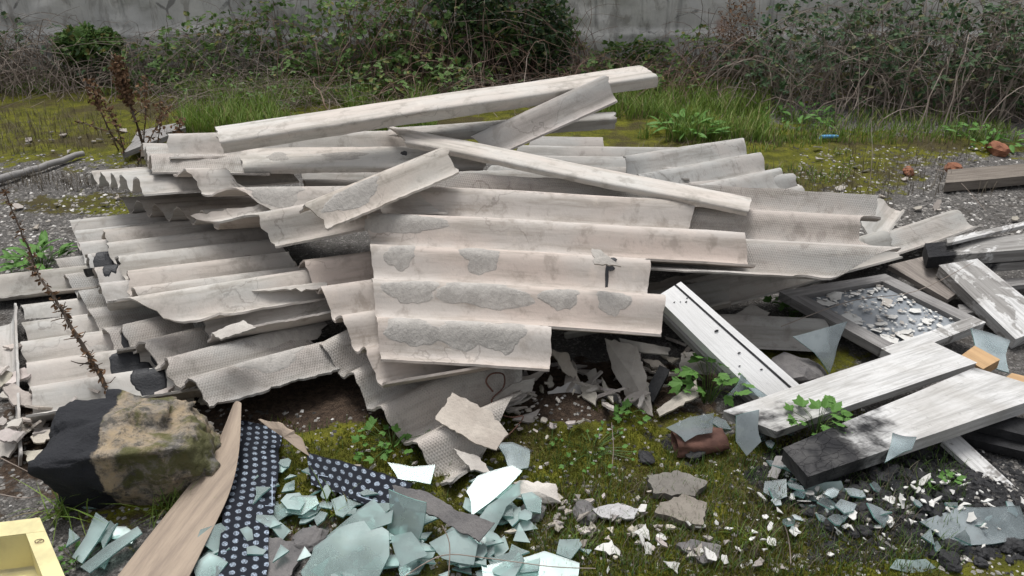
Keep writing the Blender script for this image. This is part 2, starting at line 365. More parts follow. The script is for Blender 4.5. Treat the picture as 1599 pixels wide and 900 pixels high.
def plate(name, pts, thick, mat, label=None, cat=None, group=None, parent=None, edge=None, bend=0.0, color=None, sub=True, kind=None):
    """a broken flat piece: 3-D outline (already in space) given a thickness; centre fan so that it can bow"""
    pts = [Vector(p) for p in pts]; c = sum(pts, Vector()) / len(pts)
    nrm = Vector()
    for i in range(len(pts)): nrm += (pts[i] - c).cross(pts[(i + 1) % len(pts)] - c)
    nrm.normalize()
    if nrm.dot(CAMP - c) < 0: pts = pts[::-1]; nrm = -nrm
    if edge: pts = [p - nrm * (p - c).dot(nrm) for p in pts]
    ring = []
    for i, p in enumerate(pts):
        ring.append(p)
        if sub:
            q = pts[(i + 1) % len(pts)]; ln = (q - p).length
            if edge:
                k = 3 if ln > .06 else 0; bow = random.uniform(-.10, .06) * ln
                for j in range(1, k + 1):
                    f = j / (k + 1); m_ = p.lerp(q, f); m_ += (m_ - c).normalized() * bow * 4 * f * (1 - f); ring.append(m_)
            else:
                k = max(1, min(9, int(ln / .013)))
                for j in range(1, k + 1):
                    f = (j + random.uniform(-.3, .3)) / (k + 1); m_ = p.lerp(q, f); m_ += (m_ - c).normalized() * random.uniform(-.5, .45) * min(.010, ln * .25); ring.append(m_)
    m = len(ring); V = []; F = []; mi = []; UV = []
    ax = (pts[1] - pts[0]).normalized(); ay = nrm.cross(ax)
    def add(p): V.append(p); UV.append(((p - c).dot(ax), (p - c).dot(ay))); return len(V) - 1
    mid = [c.lerp(p, .55) + nrm * bend * .7 for p in ring]
    ct = add(c + nrm * bend); mt = [add(p) for p in mid]; rt = [add(p) for p in ring]
    cb = add(c + nrm * (bend - thick)); mb = [add(p - nrm * thick) for p in mid]; rb = [add(p - nrm * thick) for p in ring]
    for i in range(m):
        j = (i + 1) % m
        F += [(ct, mt[i], mt[j]), (mt[i], rt[i], rt[j], mt[j]), (cb, mb[j], mb[i]), (mb[i], mb[j], rb[j], rb[i]), (rt[i], rb[i], rb[j], rt[j])]
        mi += [0, 0, 0, 0, 1 if edge else 0]
    mats = [M[mat]] + ([M[edge]] if edge else [])
    o = mobj(name, V, F, mats, parent=parent, uv=UV, midx=mi, origin=None if parent else tuple(c))
    if color: o.color = color
    tag(o, label, cat, group, kind)
    return o
def loft(name, pairs, thick, mat, label=None, cat=None, group=None, nx=6, ny=10, ragged=0.0, parent=None, bow=0.0, noise_amp=0.0):
    """thin warped strip through pairs of (side a, side b) points"""
    k = len(pairs); rows = []
    xs = np.linspace(0, k - 1, ny * (k - 1) + 1)
    def cat_rom(pts, x):
        i = min(int(x), k - 2); f = x - i; p0 = pts[max(i - 1, 0)]; p1 = pts[i]; p2 = pts[i + 1]; p3 = pts[min(i + 2, k - 1)]
        return 0.5 * ((2 * p1) + (p2 - p0) * f + (2 * p0 - 5 * p1 + 4 * p2 - p3) * f * f + (3 * p1 - p0 - 3 * p2 + p3) * f ** 3)
    La = [Vector(p[0]) for p in pairs]; Lb = [Vector(p[1]) for p in pairs]
    ja = jag(len(xs), ragged, len(name) + k); jb = jag(len(xs), ragged, len(name) + k + 9)
    dist = 0; last = None; UV = []
    for q, x in enumerate(xs):
        a = cat_rom(La, x); b = cat_rom(Lb, x); w = (b - a); wl = w.length; wn_ = w.normalized()
        a = a + wn_ * ja[q]; b = b + wn_ * jb[q]; mid = (a + b) / 2
        if last is not None: dist += (mid - last).length
        last = mid; row = []
        for j in range(nx + 1):
            f = j / nx; p = a.lerp(b, f); p.z += bow * 4 * f * (1 - f) + noise_amp * noise.noise(p * 9); row.append(p); UV.append((dist, f * wl))
        rows.append(row)
    V = [p for r in rows for p in r]; F = []; n1 = nx + 1; nr = len(rows)
    nrm = []
    for i in range(nr):
        for j in range(n1):
            du = rows[min(i + 1, nr - 1)][j] - rows[max(i - 1, 0)][j]; dv = rows[i][min(j + 1, nx)] - rows[i][max(j - 1, 0)]
            nn = du.cross(dv).normalized()
            nrm.append(nn if nn.dot(CAMP - rows[i][j]) > 0 else -nn)
    base = len(V); V += [V[i] - nrm[i] * thick for i in range(base)]; UV = UV + UV
    for i in range(nr - 1):
        for j in range(nx):
            q = (i * n1 + j, i * n1 + j + 1, (i + 1) * n1 + j + 1, (i + 1) * n1 + j); F += [q, tuple(base + w for w in q[::-1])]
    loop = [(0, j) for j in range(nx)] + [(i, nx) for i in range(nr - 1)] + [(nr - 1, j) for j in range(nx, 0, -1)] + [(i, 0) for i in range(nr - 1, 0, -1)]
    for q in range(len(loop)):
        i, j = loop[q]; i2, j2 = loop[(q + 1) % len(loop)]; F.append((i * n1 + j, base + i * n1 + j, base + i2 * n1 + j2, i2 * n1 + j2))
    o = mobj(name, V, F, M[mat], parent=parent, uv=UV, origin=None if parent else tuple(sum(V[:base], Vector()) / base))
    return tag(o, label, cat, group)
def board(name, c, thick, mat, label=None, cat=None, group=None, parent=None, color=None, warp=0.0):
    """a sawn board from its four top corners (along, along, back): c0->c1 is the length, c0->c3 the width"""
    c = [Vector(p) for p in c]; nl, nw = 14, 4; V = []; F = []; UV = []
    nrm = (c[1] - c[0]).cross(c[3] - c[0]).normalized()
    if nrm.z < 0: nrm = -nrm
    ln = (c[1] - c[0]).length; wd = (c[3] - c[0]).length; ch = min(.004, thick * .2)
    def pt(f, g):
        p = c[0].lerp(c[1], f).lerp(c[3].lerp(c[2], f), g); return p + nrm * (warp * 4 * f * (1 - f) + .002 * noise.noise(p * 5))
    for lay in (0, 1):
        for i in range(nl + 1):
            for j in range(nw + 1):
                f, g = i / nl, j / nw; p = pt(f, g)
                V.append(p - nrm * thick * lay); UV.append((f * ln, g * wd))
    n1 = nw + 1; base = (nl + 1) * n1
    for i in range(nl):
        for j in range(nw):
            q = (i * n1 + j, (i + 1) * n1 + j, (i + 1) * n1 + j + 1, i * n1 + j + 1); F += [q, tuple(base + w for w in q[::-1])]
    loop = [(0, j) for j in range(nw)] + [(i, nw) for i in range(nl)] + [(nl, j) for j in range(nw, 0, -1)] + [(i, 0) for i in range(nl, 0, -1)]
    bs = len(V)
    for (i, j) in loop:
        for lay in (0, 1): V.append(V[lay * base + i * n1 + j]); u_, v_ = UV[i * n1 + j]; UV.append((u_ + .013 * lay, v_ + thick * lay))
    m = len(loop)
    for q in range(m): F.append((bs + 2 * q, bs + 2 * ((q + 1) % m), bs + 2 * ((q + 1) % m) + 1, bs + 2 * q + 1))
    if (c[1] - c[0]).cross(c[3] - c[0]).z < 0: F = [f[::-1] for f in F]
    o = mobj(name, V, F, M[mat], parent=parent, uv=UV, origin=None if parent else tuple(c[0]))
    if color: o.color = color
    bv = o.modifiers.new("soft_edges", 'BEVEL'); bv.width = ch; bv.segments = 1; bv.limit_method = 'ANGLE'; bv.angle_limit = R(50)
    return tag(o, label, cat, group)
class Acc:
    def __init__(s): s.V = []; s.F = []
    def tube(s, pts, r0, r1, sides=3):
        n = len(pts); b = len(s.V)
        for i, p in enumerate(pts):
            d = (pts[min(i + 1, n - 1)] - pts[max(i - 1, 0)]).normalized(); a = d.orthogonal().normalized(); c = d.cross(a); r = r0 + (r1 - r0) * i / max(1, n - 1)
            for q in range(sides):
                t = 2 * math.pi * q / sides; s.V.append(p + (a * math.cos(t) + c * math.sin(t)) * r)
        for i in range(n - 1):
            for q in range(sides): s.F.append((b + i * sides + q, b + i * sides + (q + 1) % sides, b + (i + 1) * sides + (q + 1) % sides, b + (i + 1) * sides + q))
    def leaf(s, p, d, nrm, ln, wd):
        d = d.normalized(); sdv = d.cross(nrm)
        if sdv.length < 1e-4: sdv = d.orthogonal()
        sdv.normalize(); nn = sdv.cross(d); b = len(s.V)
        s.V += [p, p + d * ln * .35 + sdv * wd * .5 + nn * ln * .05, p + d * ln * .75 + sdv * wd * .38, p + d * ln - nn * ln * .08, p + d * ln * .75 - sdv * wd * .38, p + d * ln * .35 - sdv * wd * .5 + nn * ln * .05]
        s.F += [(b, b + 1, b + 2, b + 3), (b, b + 3, b + 4, b + 5)]
    def blade(s, p, d, ln, wd, lean):
        sdv = Vector((d.y, -d.x, 0)).normalized() * wd; b = len(s.V); k = 4
        for i in range(k):
            f = i / k; q = p + Vector((d.x * lean * f * f, d.y * lean * f * f, ln * (f - .35 * lean / max(ln, .01) * f * f * .6)))
            s.V += [q - sdv * (1 - f * .8), q + sdv * (1 - f * .8)]
        s.V.append(p + Vector((d.x * lean, d.y * lean, ln * (1 - .35 * lean / max(ln, .01) * .6))))
        for i in range(k - 1): s.F.append((b + 2 * i, b + 2 * i + 1, b + 2 * i + 3, b + 2 * i + 2))
        s.F.append((b + 2 * k - 2, b + 2 * k - 1, b + 2 * k))
    def build(s, name, mat, parent=None, smooth=False, origin=None): return mobj(name, s.V, s.F, M[mat] if isinstance(mat, str) else mat, parent, smooth=smooth, origin=origin)
def rv(a=1.0): return Vector((random.uniform(-a, a), random.uniform(-a, a), random.uniform(-a, a)))

#@@SETTING
# ------------------------------------------------------------------ ground
def gauss(x, y, c, sx, sy): return math.exp(-((x - c.x) / sx) ** 2 - ((y - c.y) / sy) ** 2)
mossC = [(P(120, 190), 1.7, 1.0, 1.0), (P(450, 180), 1.6, .8, .8), (P(1020, 200), 1.1, .9, .9), (P(1270, 265), .55, .5, .9), (P(920, 720), .5, .30, 1.0), (P(1100, 820), .6, .3, .9), (P(170, 320), .5, .16, .9),
         (P(850, 830), .3, .2, 1.0), (P(560, 690), .4, .2, .9), (P(1500, 225), .8, .35, .7), (P(1250, 560), .3, .2, .7), (P(300, 760), .5, .3, .6), (P(1320, 850), .5, .22, .8), (P(1480, 870), .4, .15, .6)]
charC = [(P(1420, 770), .45, .20, .62), (P(1330, 740), .3, .15, .8), (P(1540, 850), .3, .12, .5), (P(1060, 690), .12, .06, .6)]
soilC = [(P(900, 660), .20, .12, 1.0), (P(1130, 740), .45, .2, .8), (P(60, 240), 1.0, .3, .6), (P(500, 700), .8, .4, .8), (P(450, 640), .8, .4, .9)]
UND = P(930, 595); HOL = P(430, 640)
def weights(x, y):
    a = sum(w * gauss(x, y, c, sx, sy) for c, sx, sy, w in mossC); b = sum(w * gauss(x, y, c, sx, sy) for c, sx, sy, w in charC); d = sum(w * gauss(x, y, c, sx, sy) for c, sx, sy, w in soilC)
    if y > 5.5: a = max(a, min(.8, (y - 5.5) * .9))
    a -= 1.3 * gauss(x, y, MND, .14, .08) + 1.1 * gauss(x, y, UND, .45, .13) + .8 * gauss(x, y, HOL, .5, .16)
    d += gauss(x, y, UND, .45, .13) + gauss(x, y, HOL, .5, .16)
    return max(0, min(a, 1)), min(b, 1), min(d, 1)
def axis(lo, hi, dense_lo, dense_hi, step):
    mid = np.arange(dense_lo, dense_hi, step); o1 = dense_lo - np.geomspace(.08, dense_lo - lo, 22); o2 = dense_hi + np.geomspace(.05, hi - dense_hi, 22)
    return np.concatenate([o1[::-1], mid, o2])
gx = axis(-60, 60, -2.6, 2.6, .02); gy = axis(-30, 60, 1.3, 4.6, .02)
V = []; WT = []
for y in gy:
    for x in gx: V.append((x, y, gz(x, y) if abs(x) < 12 and 0 < y < 12 else 0.0)); WT.append(weights(x, y) if abs(x) < 9 and 0 < y < 10 else (.5, 0, .3))
nx_ = len(gx); F = [(j * nx_ + i, j * nx_ + i + 1, (j + 1) * nx_ + i + 1, (j + 1) * nx_ + i) for j in range(len(gy) - 1) for i in range(nx_ - 1)]
m, nt, b = new_mat('yard_ground'); k = N(nt); tc = k.n("ShaderNodeTexCoord"); v = tc.outputs["Object"]
at = k.n("ShaderNodeAttribute"); at.attribute_name = "cover"; sx = k.n("ShaderNodeSeparateColor"); k.link(at.outputs["Color"], sx.inputs[0])
n1 = k.noise(v, 2.5, 6, .65); n2 = k.noise(v, 9, 6, .7); n3 = k.noise(v, 45, 5, .7); n4 = k.noise(v, 160, 3, .7)
vor = k.n("ShaderNodeTexVoronoi"); k.link(v, vor.inputs["Vector"]); vor.inputs["Scale"].default_value = 130
grav = k.mix(k.ramp(n4, .35, .7), c4(.085, .08, .075), c4(.19, .18, .17))
vs = k.n("ShaderNodeSeparateColor"); k.link(vor.outputs["Color"], vs.inputs[0])
grav = k.mix(k.ramp(vs.outputs[0], .88, .94, 0, .6), grav, c4(.36, .34, .32)); grav = k.mix(k.ramp(n2, .5, .68, 0, .7), grav, c4(.06, .052, .044))
soil = k.mix(k.ramp(n3, .35, .65), c4(.045, .032, .024), c4(.10, .07, .05))
moss = k.mix(k.ramp(n2, .35, .65), c4(.075, .08, .014), c4(.165, .165, .02)); moss = k.mix(k.ramp(n3, .5, .72, 0, .7), moss, c4(.055, .045, .02))
moss = k.mix(k.ramp(n1, .46, .60, 0, .85), moss, c4(.07, .055, .03))
char = k.mix(k.ramp(n3, .4, .65), c4(.012, .012, .013), c4(.045, .043, .042))
def thresh(w, nz, lo=.40, hi=.55): return k.ramp(k.math('ADD', w, k.math('MULTIPLY', k.math('SUBTRACT', nz, .5), 1.5)), lo, hi)
col = k.mix(thresh(sx.outputs[2], n2), grav, soil); col = k.mix(thresh(sx.outputs[0], n2), col, moss); col = k.mix(thresh(sx.outputs[1], n2), col, char)
k.link(col, b.inputs["Base Color"]); b.inputs["Roughness"].default_value = .95; b.inputs["Specular IOR Level"].default_value = .15
nr = k.bump(n3, .02, .9); nr = k.bump(n4, .006, .8, nr); nr = k.bump(vor.outputs["Distance"], .006, .6, nr); k.link(nr, b.inputs["Normal"])
ground = mobj('ground', V, F, m, smooth=True); ca = ground.data.color_attributes.new("cover", 'FLOAT_COLOR', 'POINT')
ca.data.foreach_set("color", np.array([(a, b_, c, 1) for a, b_, c in WT], dtype=np.float32).ravel()); tag(ground, kind='structure')

# ------------------------------------------------------------------ old plastered wall
WY = 7.0
m, nt, b = new_mat('stained_plaster'); k = N(nt); tc = k.n("ShaderNodeTexCoord"); v = tc.outputs["Object"]
n1 = k.noise(v, 1.3, 6, .7, .5); n2 = k.noise(k.map(v, (1.6, 1, .7)), 4, 7, .72, .8); n3 = k.noise(v, 30, 5, .7); st = k.noise(k.map(v, (5, 1, .6)), 1.6, 5, .7)
col = k.mix(k.ramp(n1, .35, .65), c4(.70, .68, .63), c4(.56, .55, .52)); col = k.mix(k.ramp(n2, .50, .64, 0, .75), col, c4(.33, .31, .28)); col = k.mix(k.ramp(st, .52, .72, 0, .6), col, c4(.12, .118, .11))
col = k.mix(k.ramp(n2, .40, .28, 0, .8), col, c4(.66, .65, .61))
vo = k.n("ShaderNodeTexVoronoi", feature='DISTANCE_TO_EDGE'); k.link(k.map(v, (1, 1, 1.2)), vo.inputs["Vector"]); vo.inputs["Scale"].default_value = 2.2
crk = k.math('MULTIPLY', k.ramp(k.math('ADD', vo.outputs[0], k.math('MULTIPLY', k.math('SUBTRACT', n2, .5), .25)), .0, .02, .6, 0), k.ramp(n1, .5, .6))
col = k.mix(crk, col, c4(.07, .068, .062)); col = k.mix(k.ramp(k.noise(v, 1.9, 3, .5), .68, .73, 0, .5), col, c4(.33, .16, .10))
k.link(col, b.inputs["Base Color"]); b.inputs["Roughness"].default_value = .95; b.inputs["Specular IOR Level"].default_value = .1
nr = k.bump(n2, .02, .6); nr = k.bump(n3, .006, .6, nr); k.link(nr, b.inputs["Normal"])
V = []; F = []; XS = np.linspace(-9, 9, 420); ZS = np.linspace(-.1, 2.4, 90)
for z in ZS:
    for x in XS:
        f = fbm(x, z, .9, 5.5, 5); fl = .03 * max(0, min(1, (f - .10) / .06)); fl += .02 * max(0, min(1, (fbm(x, z, 1.7, 11.0, 4) - .30) / .06))
        V.append((x, WY + fl + .012 * fbm(x, z, 2.3, 2.0, 3) - (.06 if z < .32 + .05 * fbm(x, 0, 1.5, 4) else 0), z))
nx_ = len(XS); F = [(j * nx_ + i, j * nx_ + i + 1, (j + 1) * nx_ + i + 1, (j + 1) * nx_ + i) for j in range(len(ZS) - 1) for i in range(nx_ - 1)]
b0 = len(V); V += [(-9, WY, 2.4), (9, WY, 2.4), (9, WY + .45, 2.4), (-9, WY + .45, 2.4), (-9, WY + .45, -.1), (9, WY + .45, -.1)]
F += [(b0, b0 + 1, b0 + 2, b0 + 3), (b0 + 3, b0 + 2, b0 + 5, b0 + 4)]
wall = mobj('boundary_wall', V, F, m, smooth=True); tag(wall, 'old grey plastered wall with stains and fallen plaster behind the brambles', 'wall')

#@@SHEETS
# ------------------------------------------------------------------ heap of corrugated sheets (back to front)
TW = (1.0, 1.0, 1.0)
sheet('R1', 'flat corrugated sheet with orange lichen lying at the back of the heap', (740, 278, .36), (1112, 279, .33), (835, 211), 4.2, 0, 'cement', (.86, .86, .85), .45, uR=[(0, -.1), (.55, -.02), (.6, .02), (.8, .03), (.82, -.35), (1, -.35)])
sheet('R2', 'tilted corrugated sheet with rounded ends poking out beside the grass', (1262, 326, .20), (1060, 384, .30), (1152, 231), 3.6, 3.3, 'cement', (.88, .88, .87), .3, far=True)
sheet('R3', 'short corrugated sheet end under the crossed strips, dimpled and grey', (1275, 338, .15), (1000, 372, .22), (1228, 283), 1.6, 3.6, 'cement', (.80, .80, .79), .35)
sheet('K1', 'dark strip of sheet lying under the long top strip', (600, 212, .55), (962, 186, .62), (610, 200), .5, 0, 'cement', (.85, .84, .82), .3, drop=.05)
sheet('K2', 'strip of sheet propped slanting up under the end of the top strip', (770, 245, .50), (962, 158, .72), (740, 226), .8, 2.6, 'cement', (.84, .83, .82), .25)
sheet('K3', 'longest narrow strip of sheet laid slanting across the heap top', (345, 221, .62), (1030, 118, .76), (337, 199), .8, 0, 'cement', (1.12, 1.10, 1.06), .1, uR=[(0, 0), (1, -.03)], rough=.005, drop=.052)
sheet('L0', 'narrow sheet with a broken upper edge behind the stained strip', (264, 246, .50), (640, 240, .50), (266, 216), 1.1, 2.2, 'cement', (.98, .96, .93), .2, v1=[(0, 0), (.35, 0), (.6, -.05), (.75, -.25), (.85, -.12), (1, -.4)])
sheet('L1', 'corrugated sheet seen edge on with tight waves at its end', (238, 269, .46), (420, 272, .46), (223, 243), 4.0, 3.0, 'dimple', (.9, .88, .85), .3)
sheet('K4', 'pale strip of sheet with round blisters and a blue-black stain', (383, 263, .48), (754, 258, .48), (374, 232), .85, 0, 'cement', (1.10, 1.08, 1.04), .15, uR=[(0, .0), (.35, .02), (1, -.13)], rough=.005, drop=.03)
sheet('K5', 'narrow strip with a hooked point crossing over the heap', (636, 222, .57), (1169, 330, .45), (609, 197), .7, 0, 'cement', (1.12, 1.10, 1.06), .12, uL=[(0, .0), (.3, .02), (1, -.02)], rough=.004, drop=.026)
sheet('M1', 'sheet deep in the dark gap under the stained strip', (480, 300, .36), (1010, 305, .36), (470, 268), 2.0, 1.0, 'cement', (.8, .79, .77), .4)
sheet('L2', 'corrugated sheet with five steep waves at its open end', (226, 304, .40), (470, 283, .40), (142, 287), 5.0, 2.9, 'cement', (.98, .97, .94), .2)
sheet('L4', 'sheet whose wavy end hangs over the pale stack below', (352, 335, .36), (640, 318, .38), (184, 310), 5.0, .6, 'cement', (.92, .86, .80), .35)
sheet('L3', 'broken sheet with a stepped upper edge and torn lower corner', (345, 338, .42), (700, 332, .42), (269, 270), 2.1, 2.6, 'cement', (1.02, .98, .94), .2, uL=[(0, .06), (.35, -.02), (.5, .0), (1, 0)], v1=[(0, 0), (.2, .02), (.32, -.35), (.5, -.5), (1, -.5)], v0=[(0, .25), (.2, .05), (.4, 0), (1, 0)])
sheet('K6', 'short arched piece of sheet propped on the front sheet corner', (510, 358, .46), (720, 268, .55), (470, 335), .9, 2.9, 'cement', (1.02, .98, .92), .2, rough=.012)
sheet('L45', 'torn piece with a flaking pointed end above the stacked sheets', (430, 385, .36), (600, 352, .40), (298, 338), 1.3, 2.2, 'cement', (1.0, .97, .93), .25, rough=.009, uL=[(0, .0), (.5, .10), (1, 0)])
sheet('L5b', 'lower of two stacked pale sheets, its stepped end sticking out', (170, 470, .20), (490, 430, .20), (108, 343), 6.0, 0, 'cement', (.98, .97, .95), .15)
sheet('L5a', 'upper of two stacked pale sheets with cracks and lifted flakes', (206, 478, .25), (505, 440, .25), (154, 348), 5.6, .4, 'cement', (1.0, .97, .93), .2, rough=.014, v0=[(0, .12), (.2, .02), (1, -.04)])
sheet('K7', 'loose strip with a torn pointed flap on the pale stack', (262, 508, .23), (515, 464, .20), (182, 488), .75, 2.5, 'cement', (1.06, 1.04, 1.0), .15, rough=.008, v0=[(0, .3), (.3, -.2), (.5, .1), (1, .0)])
sheet('L6', 'dimpled sheet end sticking out below the pale stack', (184, 545, .11), (470, 500, .12), (86, 404), 5.0, .5, 'dimple', (.86, .85, .83), .35)
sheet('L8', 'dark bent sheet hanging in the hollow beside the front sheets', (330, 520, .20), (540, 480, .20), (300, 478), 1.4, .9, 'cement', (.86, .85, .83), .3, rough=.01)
sheet('L7', 'dimpled grey sheet with a wavy end above the stone block', (322, 637, .13), (545, 572, .08), (172, 518), 4.2, 3.2, 'dimple', (.80, .79, .77), .35, rough=.014)
sheet('L9', 'bright worn sheet with black tar patches behind the stone block', (46, 648, .10), (330, 604, .11), (31, 462), 5.6, .2, 'cement', (1.04, 1.03, 1.0), .2, rough=.01)
sheet('L10', 'flat sheet corner behind the bright tarred sheet', (-60, 470, .05), (160, 446, .06), (-60, 436), 1.2, 1.6, 'cement', (.85, .84, .80), .4)
sheet('L11', 'sheet with ribs turned towards the rubble beside the tarred sheet', (30, 715, .05), (22, 474, .09), (-70, 720), 1.2, 1.0, 'cement', (.95, .95, .94), .3, rough=.02)
sheet('F4', 'grey strip of sheet with a broken rim under the dimpled sheet', (1110, 482, .10), (1410, 400, .16), (1062, 449), .9, 2.4, 'cement', (.78, .77, .74), .35, rough=.012)
sheet('F5', 'dimpled strip of sheet reaching out towards the burnt timber', (1240, 452, .08), (1527, 352, .12), (1290, 395), 1.2, 2.5, 'dimple', (.86, .86, .84), .2, uR=[(0, 0), (.5, .0), (.55, -.05), (1, -.06)])
sheet('F6', 'short barrel-shaped piece of sheet standing out behind the dimpled sheet', (1372, 385, .12), (1412, 326, .18), (1344, 362), .62, 2.2, 'cement', (.98, .97, .94), .1)
sheet('F7', 'half buried smooth sheet under the white panel', (1100, 538, .05), (1300, 548, .03), (1120, 490), 1.2, 2.4, 'cement', (.88, .86, .83), .3)
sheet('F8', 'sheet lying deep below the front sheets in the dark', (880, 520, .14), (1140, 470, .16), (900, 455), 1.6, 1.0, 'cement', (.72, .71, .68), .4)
sheet('F3', 'large dimpled sheet slumped to the ground with a wavy torn end', (704, 752, .055), (960, 640, .11), (483, 509), 4.4, .5, 'dimple', (.98, .95, .91), .12, rough=.007, sag=-.02, amp=.037, uR=[(0, -.52), (.25, -.2), (1, .1)])
sheet('F2', 'smooth pinkish sheet stepping out from beneath the front sheet', (604, 596, .22), (860, 552, .23), (464, 395), 4.3, .6, 'cement', (1.06, .97, .91), .1, rough=.006, amp=.035)
f1 = sheet('F1', 'big pinkish front sheet with peeled oval patches and stepped broken ends', (594, 561, .24), (857, 577, .225), (571, 303), 4.75, 2.6, 'cement', (1.08, 1.01, .96), .05, rough=.004, ns=40,
           uR=[(0, 0), (.16, 0), (.17, .33), (.36, .35), (.38, .30), (.57, .31), (.58, .66), (.76, .64), (.78, .45), (1, .50)])
pt = f1.pit
sheet('F0', 'dimpled sheet with a chipped end under the big front sheet', f1.pos(.02, 2.55 * pt, -.035), f1.pos(1.56, 2.55 * pt, -.035), (572, 292), 2.9, 0, 'dimple', (.96, .93, .90), .2, uR=[(0, -.3), (.3, .02), (.36, .10), (.5, .13), (.55, .0), (.7, .02), (.75, .1), (1, .12)], rough=.006, Cv=f1.pos(-.02, 5.45 * pt, -.035))
for i, (u, row, ru, rv_) in enumerate([(.10, 0, .10, .045), (.25, 0, .11, .04), (.37, 0, .09, .045), (.12, 1, .10, .04), (.34, 1, .17, .045), (.58, 1, .07, .035), (.74, 1, .06, .04), (.10, 2, .07, .04), (.36, 2, .09, .04), (.12, 3, .16, .04)]):
    patch(f1, f1.skew * (row + .45) / f1.n + u, (row + .47) * pt, ru * .8, rv_, seed=i)
for i, (u, v_) in enumerate([(.66, 2.3), (.68, 2.55), (.64, 2.6), (.67, 2.42)]): patch(f1, u, v_ * pt, .012 if i else .006, .010 if i else .03, 'tar', 'tar_splash', .002, 50 + i)
for key, lst in {'L5a': [(.12, 4.3, .10, .04), (.35, 3.4, .12, .04), (.2, 2.4, .1, .04)], 'L5b': [(.05, 3.2, .05, .05), (.04, 1.4, .05, .05)], 'K4': [(.14, .42, .05, .03), (.40, .42, .10, .03)], 'K6': [(.15, .35, .12, .03)], 'L3': [(.25, .5, .12, .04)],
                 'L7': [(.25, .5, .14, .04), (.4, 1.4, .12, .04)], 'L9': [(.3, 1.4, .1, .05), (.2, 2.4, .12, .05)], 'F2': [(.25, 3.2, .06, .03)]}.items():
    s = SHEETS[key]
    for i, (u, row, ru, rv_) in enumerate(lst): patch(s, s.skew * row / s.n + u, row * s.pit, ru, rv_, seed=i + 11)
for key, lst in {'L5b': [(.04, 2.6, .05, .10), (.07, 2.1, .03, .06)], 'L9': [(.30, 1.6, .07, .06), (.42, 1.9, .06, .07), (.34, .8, .05, .05), (.2, .4, .05, .03)], 'L6': [(.10, .9, .05, .10)], 'K4': [(.64, .5, .012, .02)]}.items():
    s = SHEETS[key]
    for i, (u, row, ru, rv_) in enumerate(lst): patch(s, s.skew * row / s.n + u, row * s.pit, ru, rv_, 'tar', 'tar_patch', .0025, i + 31)

#@@OBJECTS
# ------------------------------------------------------------------ vegetation along the wall
def in_blob(bl, shell=0.0):
    c, r = random.choices(bl, weights=[b_[1].x * b_[1].y * b_[1].z for b_ in bl])[0]
    while True:
        q = rv()
        if shell < q.length <= 1: return c + Vector((q.x * r.x, q.y * r.y, q.z * r.z))
def bush(name, label, blobs, nst, nlf, leafmat, lsize, stem_r=.0035, stemmat='twig', droop=.25, cat='bush', wild=.25):
    bl = [(PY(px, py, y), Vector(r)) for px, py, y, r in blobs]
    base = sum((b_[0] for b_ in bl), Vector()) / len(bl); base.z = 0
    root = empty(name, base); tag(root, label, cat)
    st = Acc()
    for i in range(nst):
        tip = in_blob(bl, .35); rt = Vector((tip.x + random.gauss(0, .25), min(WY - .05, tip.y + random.gauss(0, .2)), 0)); top = rt.lerp(tip, .55) + Vector((random.gauss(0, .08), random.gauss(0, .08), tip.z * .5 + random.uniform(0, droop)))
        end = tip + Vector((random.gauss(0, wild), random.gauss(-.1, wild), random.uniform(-.3, .15)))
        end.z = max(end.z, .01); end.y = min(end.y, WY - .04); pts = []
        for j in range(9):
            f = j / 8; a = rt.lerp(top, f); b_ = top.lerp(end, f); p = a.lerp(b_, f) + rv(.012); p.z = max(p.z, .0); pts.append(p - base)
        st.tube(pts, stem_r * random.uniform(.7, 1.3), stem_r * .35)
    st.build('stems', stemmat, root)
    if nlf:
        lf = Acc()
        for i in range(nlf):
            p = in_blob(bl, .15)
            if p.z < .02 or p.y > WY - .03: continue
            d0 = Vector((random.gauss(0, 1), random.gauss(-.5, 1), random.gauss(.1, .6))).normalized(); n0 = Vector((random.gauss(0, .5), random.gauss(-.4, .5), 1)).normalized()
            for q in range(3):
                d = (Matrix.Rotation((q - 1) * 1.1, 3, n0) @ d0); lf.leaf(p - base + d * .005, d, n0 + rv(.3), lsize * random.uniform(.6, 1.2), lsize * random.uniform(.45, .7))
        o = lf.build('foliage', leafmat, root); o["kind"] = "stuff"
    return root
bush('bramble_bush', 'tangled green bramble bush against the wall behind the long top strip', [(560, 70, 6.5, (.55, .35, .42)), (700, 50, 6.6, (.6, .35, .55)), (830, 40, 6.7, (.35, .25, .55)), (480, 120, 6.4, (.3, .3, .22)), (650, 130, 6.2, (.7, .35, .22))], 560, 2000, 'leaf_bramble', .05, .004, 'caneb')
bush('evergreen_shrub', 'dark feathery evergreen shrub rising out of the bramble by the wall', [(740, 10, 6.55, (.33, .25, .4)), (850, 60, 6.6, (.24, .2, .4))], 50, 1700, 'leaf_dark', .04)
bush('bramble_thicket', 'big thicket of bare arching brown canes on the gravel side', [(1300, 90, 6.0, (.75, .55, .5)), (1480, 80, 5.9, (.8, .6, .55)), (1180, 120, 6.3, (.4, .35, .35)), (1620, 110, 5.7, (.6, .6, .55))], 1000, 2600, 'leaf_dark', .045, .004, 'twig', .3, wild=.3)
bush('leafy_bramble', 'low bramble with green sprays beside the yellow moss', [(330, 80, 6.5, (.5, .3, .3)), (420, 60, 6.6, (.3, .25, .35)), (250, 100, 6.4, (.4, .3, .2))], 260, 650, 'leaf_bramble', .045)
bush('dead_bramble', 'grey dead bramble tangle where the mossy ground meets the wall', [(40, 90, 6.4, (.55, .35, .33)), (-90, 80, 6.4, (.5, .35, .4)), (190, 110, 6.5, (.4, .3, .2))], 520, 260, 'leaf_dark', .04, .004)
